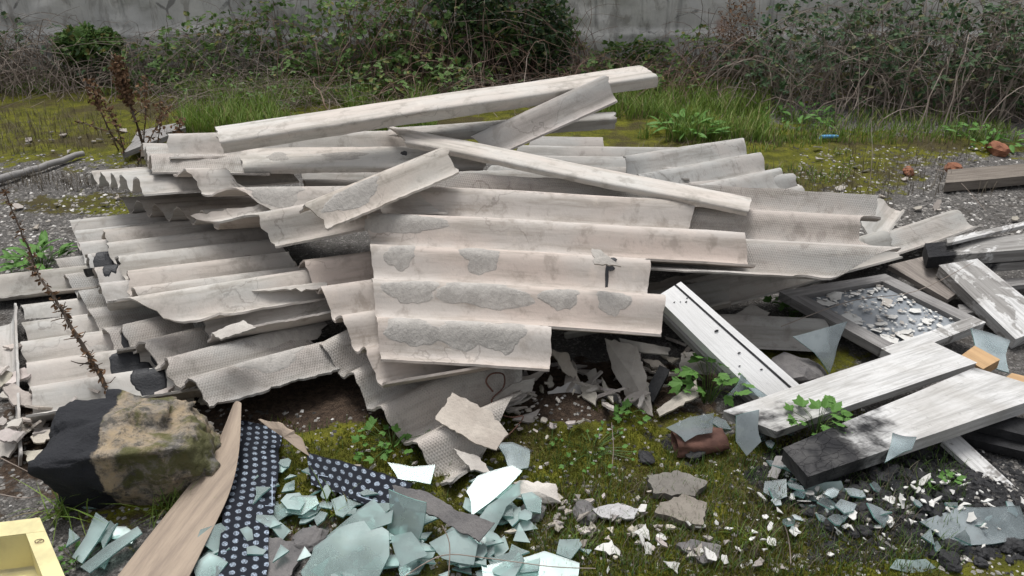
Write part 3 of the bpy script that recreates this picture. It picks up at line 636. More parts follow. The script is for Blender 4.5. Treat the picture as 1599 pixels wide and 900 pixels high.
bush('ivy_clump', 'bright green leafy clump between dead bramble and wall stains', [(140, 75, 6.6, (.28, .2, .16))], 40, 900, 'leaf_bramble', .05)
bush('dry_weed', 'reddish dry weed standing in front of bare plaster', [(1150, 60, 6.5, (.18, .15, .4))], 90, 500, 'seed', .02, .003, 'drystem')
bush('creeper', 'thin yellow-green creeper growing on the bare plaster', [(960, 100, 6.8, (.25, .12, .2)), (1010, 85, 6.8, (.2, .12, .15))], 40, 380, 'leaf_bramble', .04, .0025)
bush('low_bramble', 'low weedy bramble in front of the bare stretch of wall', [(930, 120, 6.4, (.35, .3, .16)), (1040, 125, 6.3, (.35, .3, .16)), (880, 70, 6.7, (.2, .15, .3)), (1080, 90, 6.5, (.25, .2, .28))], 300, 420, 'leaf_bramble', .04, .003, 'caneb')
bush('dead_grass_clump', 'brown dead stems standing between the grass and the brambles', [(420, 135, 5.9, (.9, .3, .14)), (760, 140, 6.0, (.5, .25, .14))], 420, 160, 'leaf_bramble', .03, .0022, 'twig', .1)
# grass behind the heap, too many blades to count
gr = Acc()
def grass_zone(n, px0, px1, py0, py1, h0, h1, acc, dens=0.0, w=.0035):
    for _ in range(n):
        p = P(random.uniform(px0, px1), random.uniform(py0, py1)); p.z = gz(p.x, p.y)
        if fbm(p.x, p.y, 1.8, 4.4) < dens - .25: continue
        a = random.uniform(0, 6.28); h = random.uniform(h0, h1); acc.blade(p, Vector((math.cos(a), math.sin(a), 0)), h, w, h * random.uniform(.15, .8))
grass_zone(11000, 280, 680, 120, 212, .05, .19, gr); grass_zone(2500, 0, 320, 110, 150, .04, .12, gr, .15); grass_zone(8000, 890, 1200, 135, 222, .04, .17, gr); grass_zone(2500, 1180, 1599, 170, 225, .03, .10, gr, .15); grass_zone(1200, 1080, 1330, 210, 290, .02, .06, gr, .2)
tag(gr.build('grass', 'grass'), 'green grass growing between the heap and the brambles', 'grass', kind='stuff')
dg = Acc(); grass_zone(4000, 0, 460, 120, 300, .03, .12, dg, .15, .002); grass_zone(3000, 880, 1599, 150, 330, .03, .1, dg, .15, .002); grass_zone(1500, 850, 1420, 760, 900, .015, .055, dg, .1, .0012)
tag(dg.build('dry_grass', 'drygrass'), 'thin dry grass stalks scattered over the yard', 'grass', kind='stuff')
fg = Acc(); grass_zone(4200, 830, 1500, 700, 905, .012, .05, fg, .12, .0012); grass_zone(500, 380, 700, 660, 860, .01, .04, fg, .2, .0012)
tag(fg.build('short_grass', 'fern'), 'short green shoots in the moss before the heap', 'grass', kind='stuff')
ms = Acc()
for _ in range(60000):
    p = P(random.uniform(380, 1450), random.uniform(640, 910)); w = weights(p.x, p.y)
    if w[0] + .9 * fbm(p.x, p.y, 9, 2.2) < .45 or w[1] > .5: continue
    p.z = gz(p.x, p.y); a = random.uniform(0, 6.28); l_ = random.uniform(.005, .014); b0 = len(ms.V); sd_ = Vector((math.cos(a), math.sin(a), 0)) * .0016
    ms.V += [p - sd_, p + sd_, p + Vector((random.gauss(0, .004), random.gauss(0, .004), l_))]; ms.F.append((b0, b0 + 1, b0 + 2))
tag(ms.build('moss', 'mossblade'), 'yellow-green and brown moss carpet before the heap', 'moss', kind='stuff')

# leafy plants: each leaf a part
def lobed(seed, ln=1.0):
    r = random.Random(seed); V = [(0, 0, 0)]; n = 22
    for i in range(n + 1):
        a = -2.5 + 5.0 * i / n; q = .42 + .30 * abs(math.cos(a * 2.3)) + .10 * math.cos(a * 11) + r.uniform(-.04, .04); q *= .75 + .25 * math.cos(a)
        V.append((math.cos(a) * q + .35, math.sin(a) * q, .08 * math.sin(a * 3) - .12 * q * q))
    me = bpy.data.meshes.new('leaf'); me.from_pydata(V, [], [(0, i, i + 1) for i in range(1, n + 1)]); me.materials.append(M['leaf_herb']); return me
def lance():
    V = []; F = []
    for i in range(7):
        f = i / 6; w = .16 * math.sin(math.pi * min(1, f * .95 + .05)) + .01; z = -.35 * f * f
        V += [(f, -w, z + .04), (f, 0, z), (f, w, z + .04)]
    for i in range(6):
        for j in range(2): F.append((3 * i + j, 3 * i + 3 + j, 3 * i + 4 + j, 3 * i + 1 + j))
    me = bpy.data.meshes.new('leaf'); me.from_pydata(V, [], F); me.materials.append(M['leaf_dock']); return me
LOB = [lobed(i) for i in range(3)]; LAN = [lance()]
def plant(name, label, base, spread, height, n, size, meshes, cat='plant', up=.3):
    root = empty(name, base); tag(root, label, cat); st = Acc()
    for i in range(n):
        a = random.uniform(0, 6.28); r = spread * math.sqrt(random.random()); tip = Vector((r * math.cos(a), r * math.sin(a), height * random.uniform(.35, 1) * (1 - .4 * r / spread)))
        st.tube([Vector((tip.x * .1, tip.y * .1, -.01)), Vector((tip.x * .45, tip.y * .45, tip.z * .75)), tip], .0014, .0009)
        o = bpy.data.objects.new('leaf', random.choice(meshes)); COL.objects.link(o); o.parent = root; s_ = size * random.uniform(.6, 1.25)
        o.location = tip; o.scale = (s_, s_, s_); o.rotation_euler = (random.gauss(0, .3), random.gauss(.1, .3) - up, a + random.gauss(0, .5))
    st.build('stems', 'fern', root); return root
plant('herb_plant', 'leafy green herb beside the lower end of the white panel', G(1105, 628), .11, .17, 34, .042, LOB)
plant('herb_plant', 'leafy green herb growing at the corner of the peeling window frame', G(1238, 500), .10, .09, 30, .040, LOB)
plant('herb_plant', 'green herb sprouting in the gap between the two white planks', P(1275, 676, .06), .085, .10, 24, .036, LOB)
plant('herb_plant', 'small dark green herb in the hollow under the dimpled sheet', G(612, 700), .10, .06, 30, .024, LOB)
plant('herb_plant', 'small herb at the foot of the upright grey fragment', G(985, 650), .05, .05, 14, .024, LOB)
plant('herb_plant', 'tiny bright herb on the brown mound of moss', G(925, 705), .12, .03, 34, .014, LOB)
plant('herb_plant', 'tiny herb in the green glass by the yellow crate', G(120, 880), .06, .03, 20, .016, LOB)
plant('herb_plant', 'tiny herb among the black charcoal', G(1480, 770), .05, .05, 12, .018, LOB)
plant('dock_plant', 'green leafy dock plant beside the pale stacked sheets', G(65, 425), .11, .13, 60, .065, LAN, up=.6)
plant('dock_plant', 'bright green dock plant in the grass behind the heap', G(1075, 212), .20, .12, 70, .085, LAN, up=.5)
plant('dock_plant', 'low green weed below the thicket near the brick', G(1540, 222), .25, .09, 60, .07, LAN, up=.4)
plant('dock_plant', 'low green weed at the foot of the thicket by the blue bottle', G(1250, 190), .25, .09, 60, .07, LAN, up=.4)
def tuft(label, base, n, h, spread, mat='grass', w=.0028):
    root = empty('grass_tuft', base); tag(root, label, 'grass tuft'); a_ = Acc()
    for i in range(n):
        a = random.uniform(0, 6.28); hh = h * random.uniform(.5, 1.1); a_.blade(Vector((random.gauss(0, .02), random.gauss(0, .02), -.005)), Vector((math.cos(a), math.sin(a), 0)), hh * random.uniform(.5, 1), w, spread * random.uniform(.3, 1.2))
    o = a_.build('blades', mat, root); o["kind"] = "stuff"
tuft('long arching grass tuft between the stone block and the yellow crate', G(95, 800), 46, .17, .20)
tuft('fine green grass tuft at the foot of the stone block', G(262, 800), 60, .14, .10, w=.0016)
tuft('few grass blades standing in the green glass heap', G(520, 800), 9, .17, .05, w=.003)
tuft('thin grass tuft beside the white plaster chips', G(905, 855), 26, .09, .06, w=.0014)
tuft('thin grass tuft beside the cracked mud cake', G(1180, 850), 26, .08, .06, w=.0014)
# dry weeds
def stalk(name, label, pts, r, nleaf, seedhead=0, lsize=.03):
    root = empty(name, pts[0]); tag(root, label, 'dry weed'); b_ = pts[0]; a = Acc(); fine = []
    for i in range(len(pts) - 1):
        for j in range(5): fine.append(pts[i].lerp(pts[i + 1], j / 5) - b_ + rv(.003))
    fine.append(pts[-1] - b_); a.tube(fine, r, r * .45, 5)
    for i in range(nleaf // 6):
        p = random.choice(fine[2:]); q = p + Vector((random.gauss(0, .025), random.gauss(0, .02), random.uniform(0, .035))); a.tube([p, p.lerp(q, .5) + rv(.008), q], r * .4, r * .2)
    a.build('stem', 'drystem', root); lf = Acc()
    for i in range(nleaf): lf.leaf(random.choice(fine[1:]) + rv(.006), Vector((random.gauss(0, 1), random.gauss(0, 1), random.gauss(-.3, .7))), rv(), lsize * random.uniform(.4, 1), lsize * .3)
    for i in range(seedhead): t = random.random() ** .7; p = fine[-1].lerp(fine[int(len(fine) * .55)], t); lf.leaf(p + rv(.02 + .05 * t * (1 - t)), rv(), rv(), .022, .016)
    o = lf.build('dry_leaves', 'seed', root); o["kind"] = "stuff"
stalk('dry_stalk', 'dark dried weed stalk leaning over the tarred sheet', [PY(178, 628, 2.08), PY(153, 579, 2.08), PY(121, 529, 2.1), PY(100, 490, 2.12), PY(78, 455, 2.15), PY(48, 410, 2.2)], .0075, 160)
stalk('dry_stalk', 'thin dry weed stalk over the dock plant', [G(62, 440), PY(45, 390, 2.9), PY(28, 350, 2.9), PY(8, 300, 2.9)], .005, 60)
stalk('dry_weed', 'tall dark dry weed with a brown seed head beyond the heap', [G(228, 243), PY(212, 190, 4.15), PY(196, 140, 4.2), PY(180, 88, 4.2)], .009, 90, 420)
stalk('dry_weed', 'short dry weed with a small brown seed head by the mossy ground', [G(185, 235), PY(160, 180, 4.3), PY(140, 125, 4.35)], .005, 40, 120)
stalk('dry_weed', 'bare bent dry weed stem beside the broken boards', [G(200, 240), PY(170, 205, 4.2), PY(120, 190, 4.2)], .005, 40)
for i_, (bx, by, tx, ty, l_) in enumerate([(240, 250, 250, 160, 'thin dark weed stem leaning to the heap'), (222, 240, 225, 120, 'thin upright dark weed stem behind the tall seed head'), (195, 245, 165, 165, 'thin dark weed stem bent to the moss'), (250, 245, 285, 185, 'low forked weed stem by the sheet ends')]):
    stalk('dry_weed', l_, [G(bx, by), PY((bx + tx) / 2 + 5, (by + ty) / 2, 4.1), PY(tx, ty, 4.15)], .004, 60, 30)
stalk('dry_weed', 'bushy dark dry weed in front of the fallen pole', [G(215, 255), PY(235, 215, 4.0), PY(262, 170, 4.0)], .005, 70)

# ------------------------------------------------------------------ stone block
import bmesh
bm = bmesh.new(); bmesh.ops.create_cube(bm, size=2); bmesh.ops.subdivide_edges(bm, edges=bm.edges[:], cuts=26, use_grid_fill=True)
for v_ in bm.verts:
    p = v_.co; q = p.normalized() * 1.25; p = p.lerp(q, .30); p = Vector((p.x * .175, p.y * .115, p.z * .105))
    p += p.normalized() * (.05 * noise.noise(p * 5 + Vector((3, 1, 2))) + .018 * noise.cell(p * 11) + .022 * noise.noise(p * 13) + .008 * noise.noise(p * 40) + .004 * noise.noise(p * 110)); v_.co = p
me = bpy.data.meshes.new('stone_block'); bm.to_mesh(me); bm.free()
m, nt, b = new_mat('tarred_granite'); k = N(nt); tc = k.n("ShaderNodeTexCoord"); v = tc.outputs["Object"]
n1 = k.noise(v, 7, 6, .7); n2 = k.noise(v, 26, 6, .75); n3 = k.noise(v, 120, 4, .7)
col = k.mix(k.ramp(n1, .35, .62), c4(.38, .29, .18), c4(.19, .175, .155)); col = k.mix(k.ramp(n2, .46, .62, 0, .9), col, c4(.06, .055, .047)); col = k.mix(k.ramp(n3, .55, .75, 0, .6), col, c4(.40, .36, .30))
col = k.mix(k.ramp(k.noise(v, 9, 5, .7, .4), .48, .60, 0, .85), col, c4(.085, .085, .02))
sx = k.n("ShaderNodeSeparateXYZ"); k.link(v, sx.inputs[0]); e = k.math('ADD', sx.outputs[0], k.math('MULTIPLY', k.math('SUBTRACT', n1, .5), .10))
tm = k.ramp(e, -.060, -.068); col = k.mix(tm, col, c4(.012, .013, .017))
k.link(col, b.inputs["Base Color"]); b.inputs["Roughness"].default_value = .85
k.link(k.bump(n2, .012, .9, k.bump(n3, .004, .8)), b.inputs["Normal"]); me.materials.append(m); me.polygons.foreach_set("use_smooth", [True] * len(me.polygons))
o = bpy.data.objects.new('stone_block', me); COL.objects.link(o); c = P(208, 795, 0); o.location = (c.x, c.y + .115, .095); o.rotation_euler = (R(6), R(-3), R(6)); tag(o, 'rough stone block with one end coated in black tar', 'stone')
def lump(name, label, base, size, mat, cat, group=None, seed=0, flat=.6, color=None):
    bm = bmesh.new(); bmesh.ops.create_icosphere(bm, subdivisions=3, radius=1); sv = Vector((seed * 3.1, seed * 1.7, seed))
    for v_ in bm.verts:
        p = v_.co; f = 1 + .35 * noise.noise(p * 1.3 + sv) + .15 * noise.noise(p * 3.5 + sv); cell = noise.cell_vector(p * 1.1 + sv) * .12
        v_.co = Vector((p.x * size[0], p.y * size[1], p.z * size[2] * flat)) * f + Vector((cell.x * size[0], cell.y * size[1], 0))
    me = bpy.data.meshes.new(name); bm.to_mesh(me); bm.free(); me.materials.append(M[mat]); o = bpy.data.objects.new(name, me); COL.objects.link(o); o.location = base; o.rotation_euler = (0, 0, seed)
    if color: o.color = color
    return tag(o, label, cat, group)

# ------------------------------------------------------------------ yellow crate
m, nt, b = new_mat('yellow_plastic'); k = N(nt); v, oi = objvec(k); n1 = k.noise(v, 9, 5, .65)
k.link(k.mix(k.ramp(n1, .4, .7), c4(.66, .59, .30), c4(.50, .44, .23)), b.inputs["Base Color"]); b.inputs["Roughness"].default_value = .45; M['yellow'] = m
M['greyplastic'] = simple('grey_plastic', (.10, .10, .11), (.14, .14, .15), 5, .6, .001, 40, .3)
cr = empty('plastic_crate', P(20, 880, 0)); tag(cr, 'pale yellow plastic crate corner beside the grass tuft', 'crate'); cb = cr.location
def off(c): return [Vector(p) - cb for p in c]
zc = .15; q0, q1, q2 = P(62, 808, zc), P(112, 925, zc), P(-120, 830, zc); ex = (q2 - q0); ey = (q1 - q0) * 1.5
def cq(a, b_, z=0): return q0 + ex * a + ey * b_ + Vector((0, 0, z))
board('rim', off([cq(0, 0), cq(1, 0), cq(1, .13), cq(0, .13)]), .012, 'yellow', parent=cr); board('rim', off([cq(0, .132), cq(0, 1), cq(.17, 1), cq(.17, .132)]), .012, 'yellow', parent=cr)
board('floor', off([cq(.02, .03, -.10), cq(1, .03, -.10), cq(1, 1, -.10), cq(.02, 1, -.10)]), .006, 'yellow', parent=cr)
board('inner_wall', off([cq(.172, .135, -.004), cq(.20, .135, -.09), cq(.20, 1, -.09), cq(.172, 1, -.004)]), .004, 'yellow', parent=cr); board('inner_wall', off([cq(.172, .135, -.004), cq(1, .135, -.004), cq(1, .16, -.09), cq(.2, .16, -.09)]), .004, 'yellow', parent=cr)
board('boss', off([cq(.30, .40, -.03), cq(.55, .40, -.03), cq(.55, .75, -.03), cq(.30, .75, -.03)]), .07, 'yellow', parent=cr)
board('side_wall', off([cq(-.004, 0, -.004), cq(-.004, 1, -.004), cq(-.03, 1, -.145), cq(-.03, 0, -.145)]), .004, 'greyplastic', parent=cr)
for i, t in enumerate((.22, .58)):
    a = Acc(); c = cq(.085, t, .0015) - cb; a.tube([c + Vector((.010 * math.cos(x), .006 * math.sin(x), 0)) for x in np.linspace(0, 6.28, 14)], .0009, .0009); a.tube([c + Vector((-.003, -.004, 0)), c + Vector((.003, .004, 0))], .0009, .0009); a.build('moulded_mark', 'rust', cr)

# ------------------------------------------------------------------ strips, membranes, boards
loft('plywood_strip', [(P(*a), P(*b_)) for a, b_ in [((364, 632, .11), (377, 630, .13)), ((330, 712, .08), (373, 706, .09)), ((286, 770, .06), (358, 770, .065)), ((222, 850, .04), (320, 850, .05)), ((160, 930, .03), (278, 935, .05))]], .004, 'plywood', 'warped brown plywood strip running from the stone block past the dotted membrane', 'plywood', bow=.01)
m, nt, b = new_mat('dotted_membrane'); k = N(nt); uv = k.n("ShaderNodeUVMap"); uv.uv_map = "UVMap"; sx = k.n("ShaderNodeSeparateXYZ"); k.link(uv.outputs[0], sx.inputs[0])
cu = k.math('MULTIPLY', sx.outputs[0], 1 / .026); cv = k.math('MULTIPLY', sx.outputs[1], 1 / .026)
fu = k.math('SUBTRACT', k.math('FRACT', k.math('ADD', cu, k.math('MULTIPLY', k.math('FLOOR', cv), .37))), .5); fv = k.math('SUBTRACT', k.math('FRACT', cv), .5)
rr = k.math('SQRT', k.math('ADD', k.math('MULTIPLY', fu, fu), k.math('MULTIPLY', fv, fv)))
n1 = k.noise(k.map(uv.outputs[0], (1, 1, 1)), 210, 2, .6); n2 = k.noise(uv.outputs[0], 7, 4, .6)
dot = k.math('MULTIPLY', k.ramp(rr, .31, .26), k.math('MULTIPLY', k.ramp(n1, .36, .60, .2, 1.0), k.ramp(n2, .3, .6, .45, 1.0)))
col = k.mix(dot, c4(.012, .014, .02), c4(.33, .39, .47)); k.link(col, b.inputs["Base Color"]); b.inputs["Roughness"].default_value = .8; b.inputs["Specular IOR Level"].default_value = .15
k.link(k.bump(k.noise(uv.outputs[0], 60, 4, .7), .002, .6), b.inputs["Normal"]); M['membrane'] = m
def PP(l): return [(P(*a), P(*b_)) for a, b_ in l]
mb1 = loft('roof_membrane', PP([((372, 655, .03), (440, 668, .03)), ((362, 720, .035), (436, 722, .03)), ((350, 800, .04), (426, 802, .035)), ((330, 925, .04), (412, 925, .04))]), .003, 'membrane', 'long black membrane strip printed with pale dots beside the plywood', 'membrane', 'dotted membrane pieces', ragged=.004, noise_amp=.006)
mb2 = loft('roof_membrane', PP([((478, 706, .06), (486, 756, .04)), ((545, 724, .06), (540, 776, .04)), ((600, 742, .05), (585, 792, .035)), ((645, 755, .04), (620, 792, .03))]), .003, 'membrane', 'short black dotted membrane piece leading to the glass heap', 'membrane', 'dotted membrane pieces', ragged=.003, noise_amp=.006)
M['print'] = simple('pale_print', (.45, .52, .62), (.40, .48, .58), 30, .6, .0, 30, .2)
for par, pts in ((mb1, [(425, 745), (425, 790), (414, 790)]), (mb2, [(497, 752), (497, 742), (512, 745)]), (mb2, [(560, 775), (575, 780), (590, 783)])):
    a = Acc(); a.tube([P(x, y, .05) - par.location for x, y in pts], .0012, .0012, 4); a.build('printed_line', 'print', par)
plate('bark_strip', [P(403, 655, .10), P(440, 662, .11), P(470, 685, .08), P(482, 712, .06), P(465, 700, .06), P(430, 672, .08)], .004, 'plywood', 'curled brown strip arching over the two dotted membranes', 'bark', bend=.015)
loft('tar_felt', PP([((612, 757, .12), (628, 792, .10)), ((655, 765, .12), (665, 800, .10)), ((710, 795, .11), (705, 822, .09)), ((772, 820, .09), (748, 848, .07))]), .012, 'felt', 'torn strip of grey tar felt lying on the green glass heap', 'felt', ragged=.004, noise_amp=.012)
plate('tar_felt', [G(418, 838, .03), G(455, 845, .03), G(475, 858, .02), G(452, 900, .02), G(415, 905, .02)], .012, 'felt', 'cracked slab of tar felt beside the dotted membrane', 'felt')
plate('tar_felt', [G(1055, 850, .015), G(1078, 842, .015), G(1126, 852, .02), G(1124, 872, .01), G(1098, 880, .01)], .01, 'felt', 'dark grey felt scrap beside a white plaster chip', 'felt')
plate('tar_felt', [P(922, 600, .07), P(960, 612, .06), P(988, 655, .02), P(962, 642, .02)], .006, 'felt', 'dark felt flap below the upright grey fragment', 'felt')
board('timber_post', [P(1020, 628, .03), P(1046, 578, .09), P(1030, 570, .10), P(1004, 618, .04)], .035, 'charcoal', 'charred stick standing beside the upright grey fragment', 'timber')
# white panel
wp = empty('painted_board', P(1110, 540, .1)); tag(wp, 'clean white grooved panel leaning from the heap to the ground', 'panel'); wb = wp.location
w0, w1, w2, w3 = P(1024, 464, .30), P(1186, 622, .04), P(1250, 602, .06), P(1063, 440, .32)
board('face', [p - wb for p in (w0, w1, w2, w3)], .03, 'panelwhite', parent=wp)
nw_ = (w1 - w0).cross(w3 - w0).normalized(); nw_ = nw_ if nw_.z > 0 else -nw_
def wq(f, g, h=.0015): return w0.lerp(w1, f).lerp(w3.lerp(w2, f), g) + nw_ * h - wb
board('groove_shade', [wq(0, .74), wq(1, .74), wq(1, .80), wq(0, .80)], .001, 'charcoal', parent=wp)  # dark strip laid on the face: the groove's shade as colour, nothing is cut in
for f, g, r_ in ((.10, .30, .004), (.12, .45, .003), (.14, .58, .005), (.12, .70, .004), (.42, .55, .009), (.63, .52, .006), (.80, .60, .005), (.72, .25, .004)):
    plate('screw_hole_shade', [wq(f + r_ * .9 * math.cos(a), g + r_ * 7 * math.sin(a), .0022) for a in np.linspace(0, 5.5, 8)], .002, 'charcoal', parent=wp, sub=False)  # dark discs on the face paint the shade inside the screw holes
board('edge_batten', [wq(0, -.08, -.032), wq(1, -.08, -.032), wq(1, .5, -.032), wq(0, .5, -.032)], .02, 'greywood', parent=wp)
# white planks
pk1 = board('white_plank', [P(1213, 674, .08), P(1526, 567, .14), P(1455, 533, .15), P(1129, 642, .09)], .028, 'plank', 'white weathered plank with a small burnt knot, lying behind the scorched one', 'plank', warp=.004)
pk2 = board('white_plank', [P(1262, 745, .10), P(1650, 612, .18), P(1522, 574, .19), P(1222, 700, .11)], .045, 'plankchar', 'thick white plank with a charred end resting on the rubble', 'plank')
board('core_edge', [p - pk2.location for p in (P(1266, 748, .075), P(1651, 615, .155), P(1650, 616, .11), P(1268, 752, .045))], .006, 'greywood', parent=pk2)
board('wood_block', [P(1500, 556, .13), P(1535, 577, .13), P(1562, 562, .13), P(1522, 540, .13)], .03, 'rawwood', 'raw orange wood end behind the white planks', 'wood')
board('wood_block', [P(1555, 600, .13), P(1640, 620, .13), P(1650, 600, .13), P(1580, 583, .13)], .03, 'rawwood', 'raw orange wood end beside the scorched plank', 'wood')
# peeling window frame
wf = empty('window_frame', P(1380, 490, .08)); tag(wf, 'grey wooden window frame lying flat with peeling white paint', 'window frame'); fb = wf.location
A_, B_, C_, D_ = P(1216, 455, .12), P(1382, 428, .14), P(1540, 503, .11), P(1400, 558, .08)
def fq(s_, t_, h=0): return A_.lerp(B_, s_).lerp(D_.lerp(C_, s_), t_) - fb + Vector((0, 0, h))
board('frame_bar', [fq(0, 0), fq(1, 0), fq(1, .11), fq(0, .11)], .035, 'greywood', parent=wf); board('frame_bar', [fq(0, .88), fq(1, .88), fq(1, 1), fq(0, 1)], .035, 'peel', parent=wf)
board('frame_bar', [fq(0, .112), fq(0, .878), fq(.13, .878), fq(.13, .112)], .035, 'greywood', parent=wf); board('frame_bar', [fq(.87, .112), fq(.87, .878), fq(1, .878), fq(1, .112)], .035, 'greywood', parent=wf)
M['slate'] = simple('blue_grey_pane', (.20, .22, .24), (.30, .32, .34), 6, .4, .001, 30, .5)
board('pane', [fq(.132, .114, -.018), fq(.868, .114, -.018), fq(.868, .876, -.018), fq(.132, .876, -.018)], .006, 'slate', parent=wf)
for i in range(230):
    s_, t_ = random.uniform(.13, .86), random.uniform(.12, .87); rr_ = random.uniform(.003, .011) if i > 14 else random.uniform(.015, .04); c = fq(s_, t_, -.012); ph = random.uniform(0, 6.28); kk = random.randint(4, 6)
    tl = rv(.25)
    pts = [c + Vector((rr_ * random.uniform(.6, 1.2) * math.cos(ph + 6.28 * j / kk), rr_ * random.uniform(.6, 1.2) * math.sin(ph + 6.28 * j / kk), 0)) for j in range(kk)]
    pts = [p + Vector((0, 0, (p - c).x * tl.x + (p - c).y * tl.y + .003)) for p in pts]
    plate('paint_flake', pts, .0012, 'whitepaint' if random.random() < .75 else 'rubble', parent=wf, sub=False)
# burnt timber stack
TG = 'burnt timbers by the window frame'
def tb(label, c, th, mat='greywood', name='timber', color=(1, 1, 1, 1), warp=0): return board(name, [P(*p) for p in c], th, mat, label, 'timber', TG, color=color, warp=warp)
M['burnt'] = painted_wood('burnt_timber', .10, .2, .36)
tb('charred timber with a black broken end on top of the timber stack', [(1450, 402, .17), (1640, 386, .19), (1640, 362, .20), (1444, 380, .18)], .05, 'burnt')
tb('grey timber tucked under the charred one', [(1487, 418, .12), (1640, 405, .13), (1640, 388, .13), (1484, 400, .12)], .035, 'burnt')
tb('slanting beam with peeling white paint beside the window frame', [(1466, 414, .15), (1586, 530, .05), (1650, 505, .06), (1526, 404, .17)], .05, 'peel')
tb('plain brown board between the window frame and the peeling beam', [(1387, 414, .10), (1480, 468, .07), (1505, 450, .08), (1452, 398, .11)], .02, 'greywood', color=(1.0, .92, .85, 1))
tb('thin lath sticking out under the slanting beam', [(1520, 452, .06), (1650, 440, .07), (1650, 430, .07), (1518, 440, .06)], .02)
tb('thin painted lath on the timber stack', [(1480, 380, .21), (1600, 352, .22), (1602, 346, .22), (1478, 372, .21)], .012, 'peel')
tb('grey lath lying below the stack near the frame corner', [(1500, 490, .05), (1650, 470, .05), (1650, 458, .05), (1496, 476, .05)], .02)
tb('scorched board under the thick white plank', [(1440, 668, .05), (1660, 720, .07), (1660, 690, .08), (1462, 640, .07)], .03, 'charcoal')
tb('splintered pale board under the thick white plank', [(1470, 690, .06), (1560, 770, .03), (1585, 760, .03), (1490, 672, .07)], .015, 'peel')
tb('black burnt board with a split end beneath the planks', [(1520, 660, .10), (1680, 700, .10), (1680, 670, .11), (1535, 640, .11)], .03, 'charcoal')
tb('old dark beam lying on the gravel behind the timber stack', [(1476, 286, .06), (1660, 270, .07), (1660, 252, .07), (1480, 265, .06)], .05, 'greywood', color=(.75, .68, .6, 1))
tb('half buried grey board on the mossy ground beyond the dry weed', [(205, 222, .05), (290, 200, .05), (285, 190, .05), (215, 205, .05)], .03)
tb('broken grey board end near the fallen pole', [(190, 240, .06), (262, 212, .08), (248, 196, .08), (205, 224, .06)], .03)
a = Acc(); pp = [G(-30, 290, .03), G(60, 263, .03), G(130, 240, .03)]; a.tube([pp[0].lerp(pp[2], f) - pp[0] + rv(.006) for f in np.linspace(0, 1, 14)], .024, .017, 8); o = a.build('fallen_pole', 'greywood', smooth=True); o.location = pp[0]; tag(o, 'long grey wooden pole lying on the gravel', 'pole')
# ------------------------------------------------------------------ traced fragments
CG = 'cement fragments under the heap'
def frag(label, pts, th=.007, mat='rubble', color=(1, 1, 1, 1), bend=0.0, name='cement_fragment', cat='fragment', group=CG): return plate(name, [P(*p) for p in pts], th, mat, label, cat, group, color=color, bend=bend)
frag('large pale fragment lying on the slumped dimpled sheet', [(680, 655, .13), (706, 613, .17), (762, 640, .15), (794, 678, .11), (775, 703, .09), (738, 690, .10)], color=(1.05, 1, .95, 1))
frag('pale pointed fragment below the large pale one', [(708, 700, .07), (750, 715, .06), (766, 738, .05), (735, 735, .05)])
frag('curved white tile fragment on the moss', [(812, 750, .05), (868, 756, .05), (877, 785, .03), (842, 787, .02), (806, 775, .03)], bend=.012, color=(1.2, 1.2, 1.2, 1))
frag('tall upright grey fragment leaning against the front sheet', [(944, 528, .15), (994, 540, .14), (1010, 590, .07), (1020, 650, .02), (985, 632, .02), (955, 575, .08)], color=(.92, .9, .87, 1))
frag('dagger shaped brown fragment hanging below the front sheet', [(858, 545, .14), (888, 552, .13), (908, 600, .06), (882, 582, .09)], color=(.85, .8, .74, 1))
frag('flat grey fragment wedged under the stepped end', [(966, 528, .14), (1046, 543, .12), (1044, 554, .11), (970, 545, .12)], color=(.8, .8, .78, 1))
frag('bluish pale fragment with a broken corner by the brown mound', [(855, 612, .06), (885, 598, .07), (910, 596, .07), (908, 622, .05), (862, 646, .03)], color=(1.05, 1.08, 1.12, 1))
frag('long white fragment beside the wire loop', [(752, 640, .08), (800, 600, .10), (836, 590, .10), (830, 612, .08), (812, 608, .08), (770, 650, .06)], color=(1.1, 1.1, 1.08, 1))
frag('square grey fragment between the charred stick and panel', [(1063, 552, .07), (1105, 545, .08), (1110, 580, .05), (1062, 586, .05)], color=(.95, .95, .95, 1))
frag('pale slab under the herb by the panel', [(1025, 640, .04), (1088, 592, .06), (1092, 618, .05), (1030, 650, .03)], color=(1.1, 1.08, 1.02, 1))
frag('grey fragment lying by the frame corner herb', [(1148, 492, .08), (1175, 474, .09), (1202, 488, .08), (1190, 502, .07)], color=(.85, .85, .84, 1))
frag('white paint scrap at the frame corner', [(1225, 500, .05), (1262, 508, .05), (1275, 520, .04), (1240, 515, .04)], mat='whitepaint')
frag('grey slab fragment under the brown mound edge', [(800, 655, .06), (850, 635, .06), (890, 640, .05), (850, 662, .04)], color=(.8, .78, .78, 1))
frag('flat concrete scrap in the moss', [(1010, 742, .02), (1060, 735, .02), (1105, 752, .02), (1085, 775, .015), (1020, 770, .015)], .02, color=(.42, .42, .41, 1))
frag('cracked cake of grey mud on the moss', [(1030, 785, .02), (1070, 772, .02), (1104, 785, .02), (1098, 820, .015), (1060, 812, .015), (1022, 800, .015)], .02, color=(.48, .46, .43, 1))
frag('lilac painted fragment among plaster chips', [(925, 795, .015), (965, 785, .02), (998, 795, .02), (990, 810, .01), (940, 808, .01)], color=(1.0, 1.05, 1.15, 1))
frag('pointed white chip with a brown spot', [(928, 858, .015), (955, 843, .025), (970, 862, .015), (968, 868, .01)], .004, 'whitepaint')
frag('triangular white chip in the grass', [(988, 832, .015), (1008, 818, .03), (1015, 845, .01)], .004, 'whitepaint')
frag('grey weathered wood chip on the moss near the planks', [(1198, 745, .03), (1212, 712, .05), (1229, 714, .05), (1214, 748, .03)], .01, 'greywood')
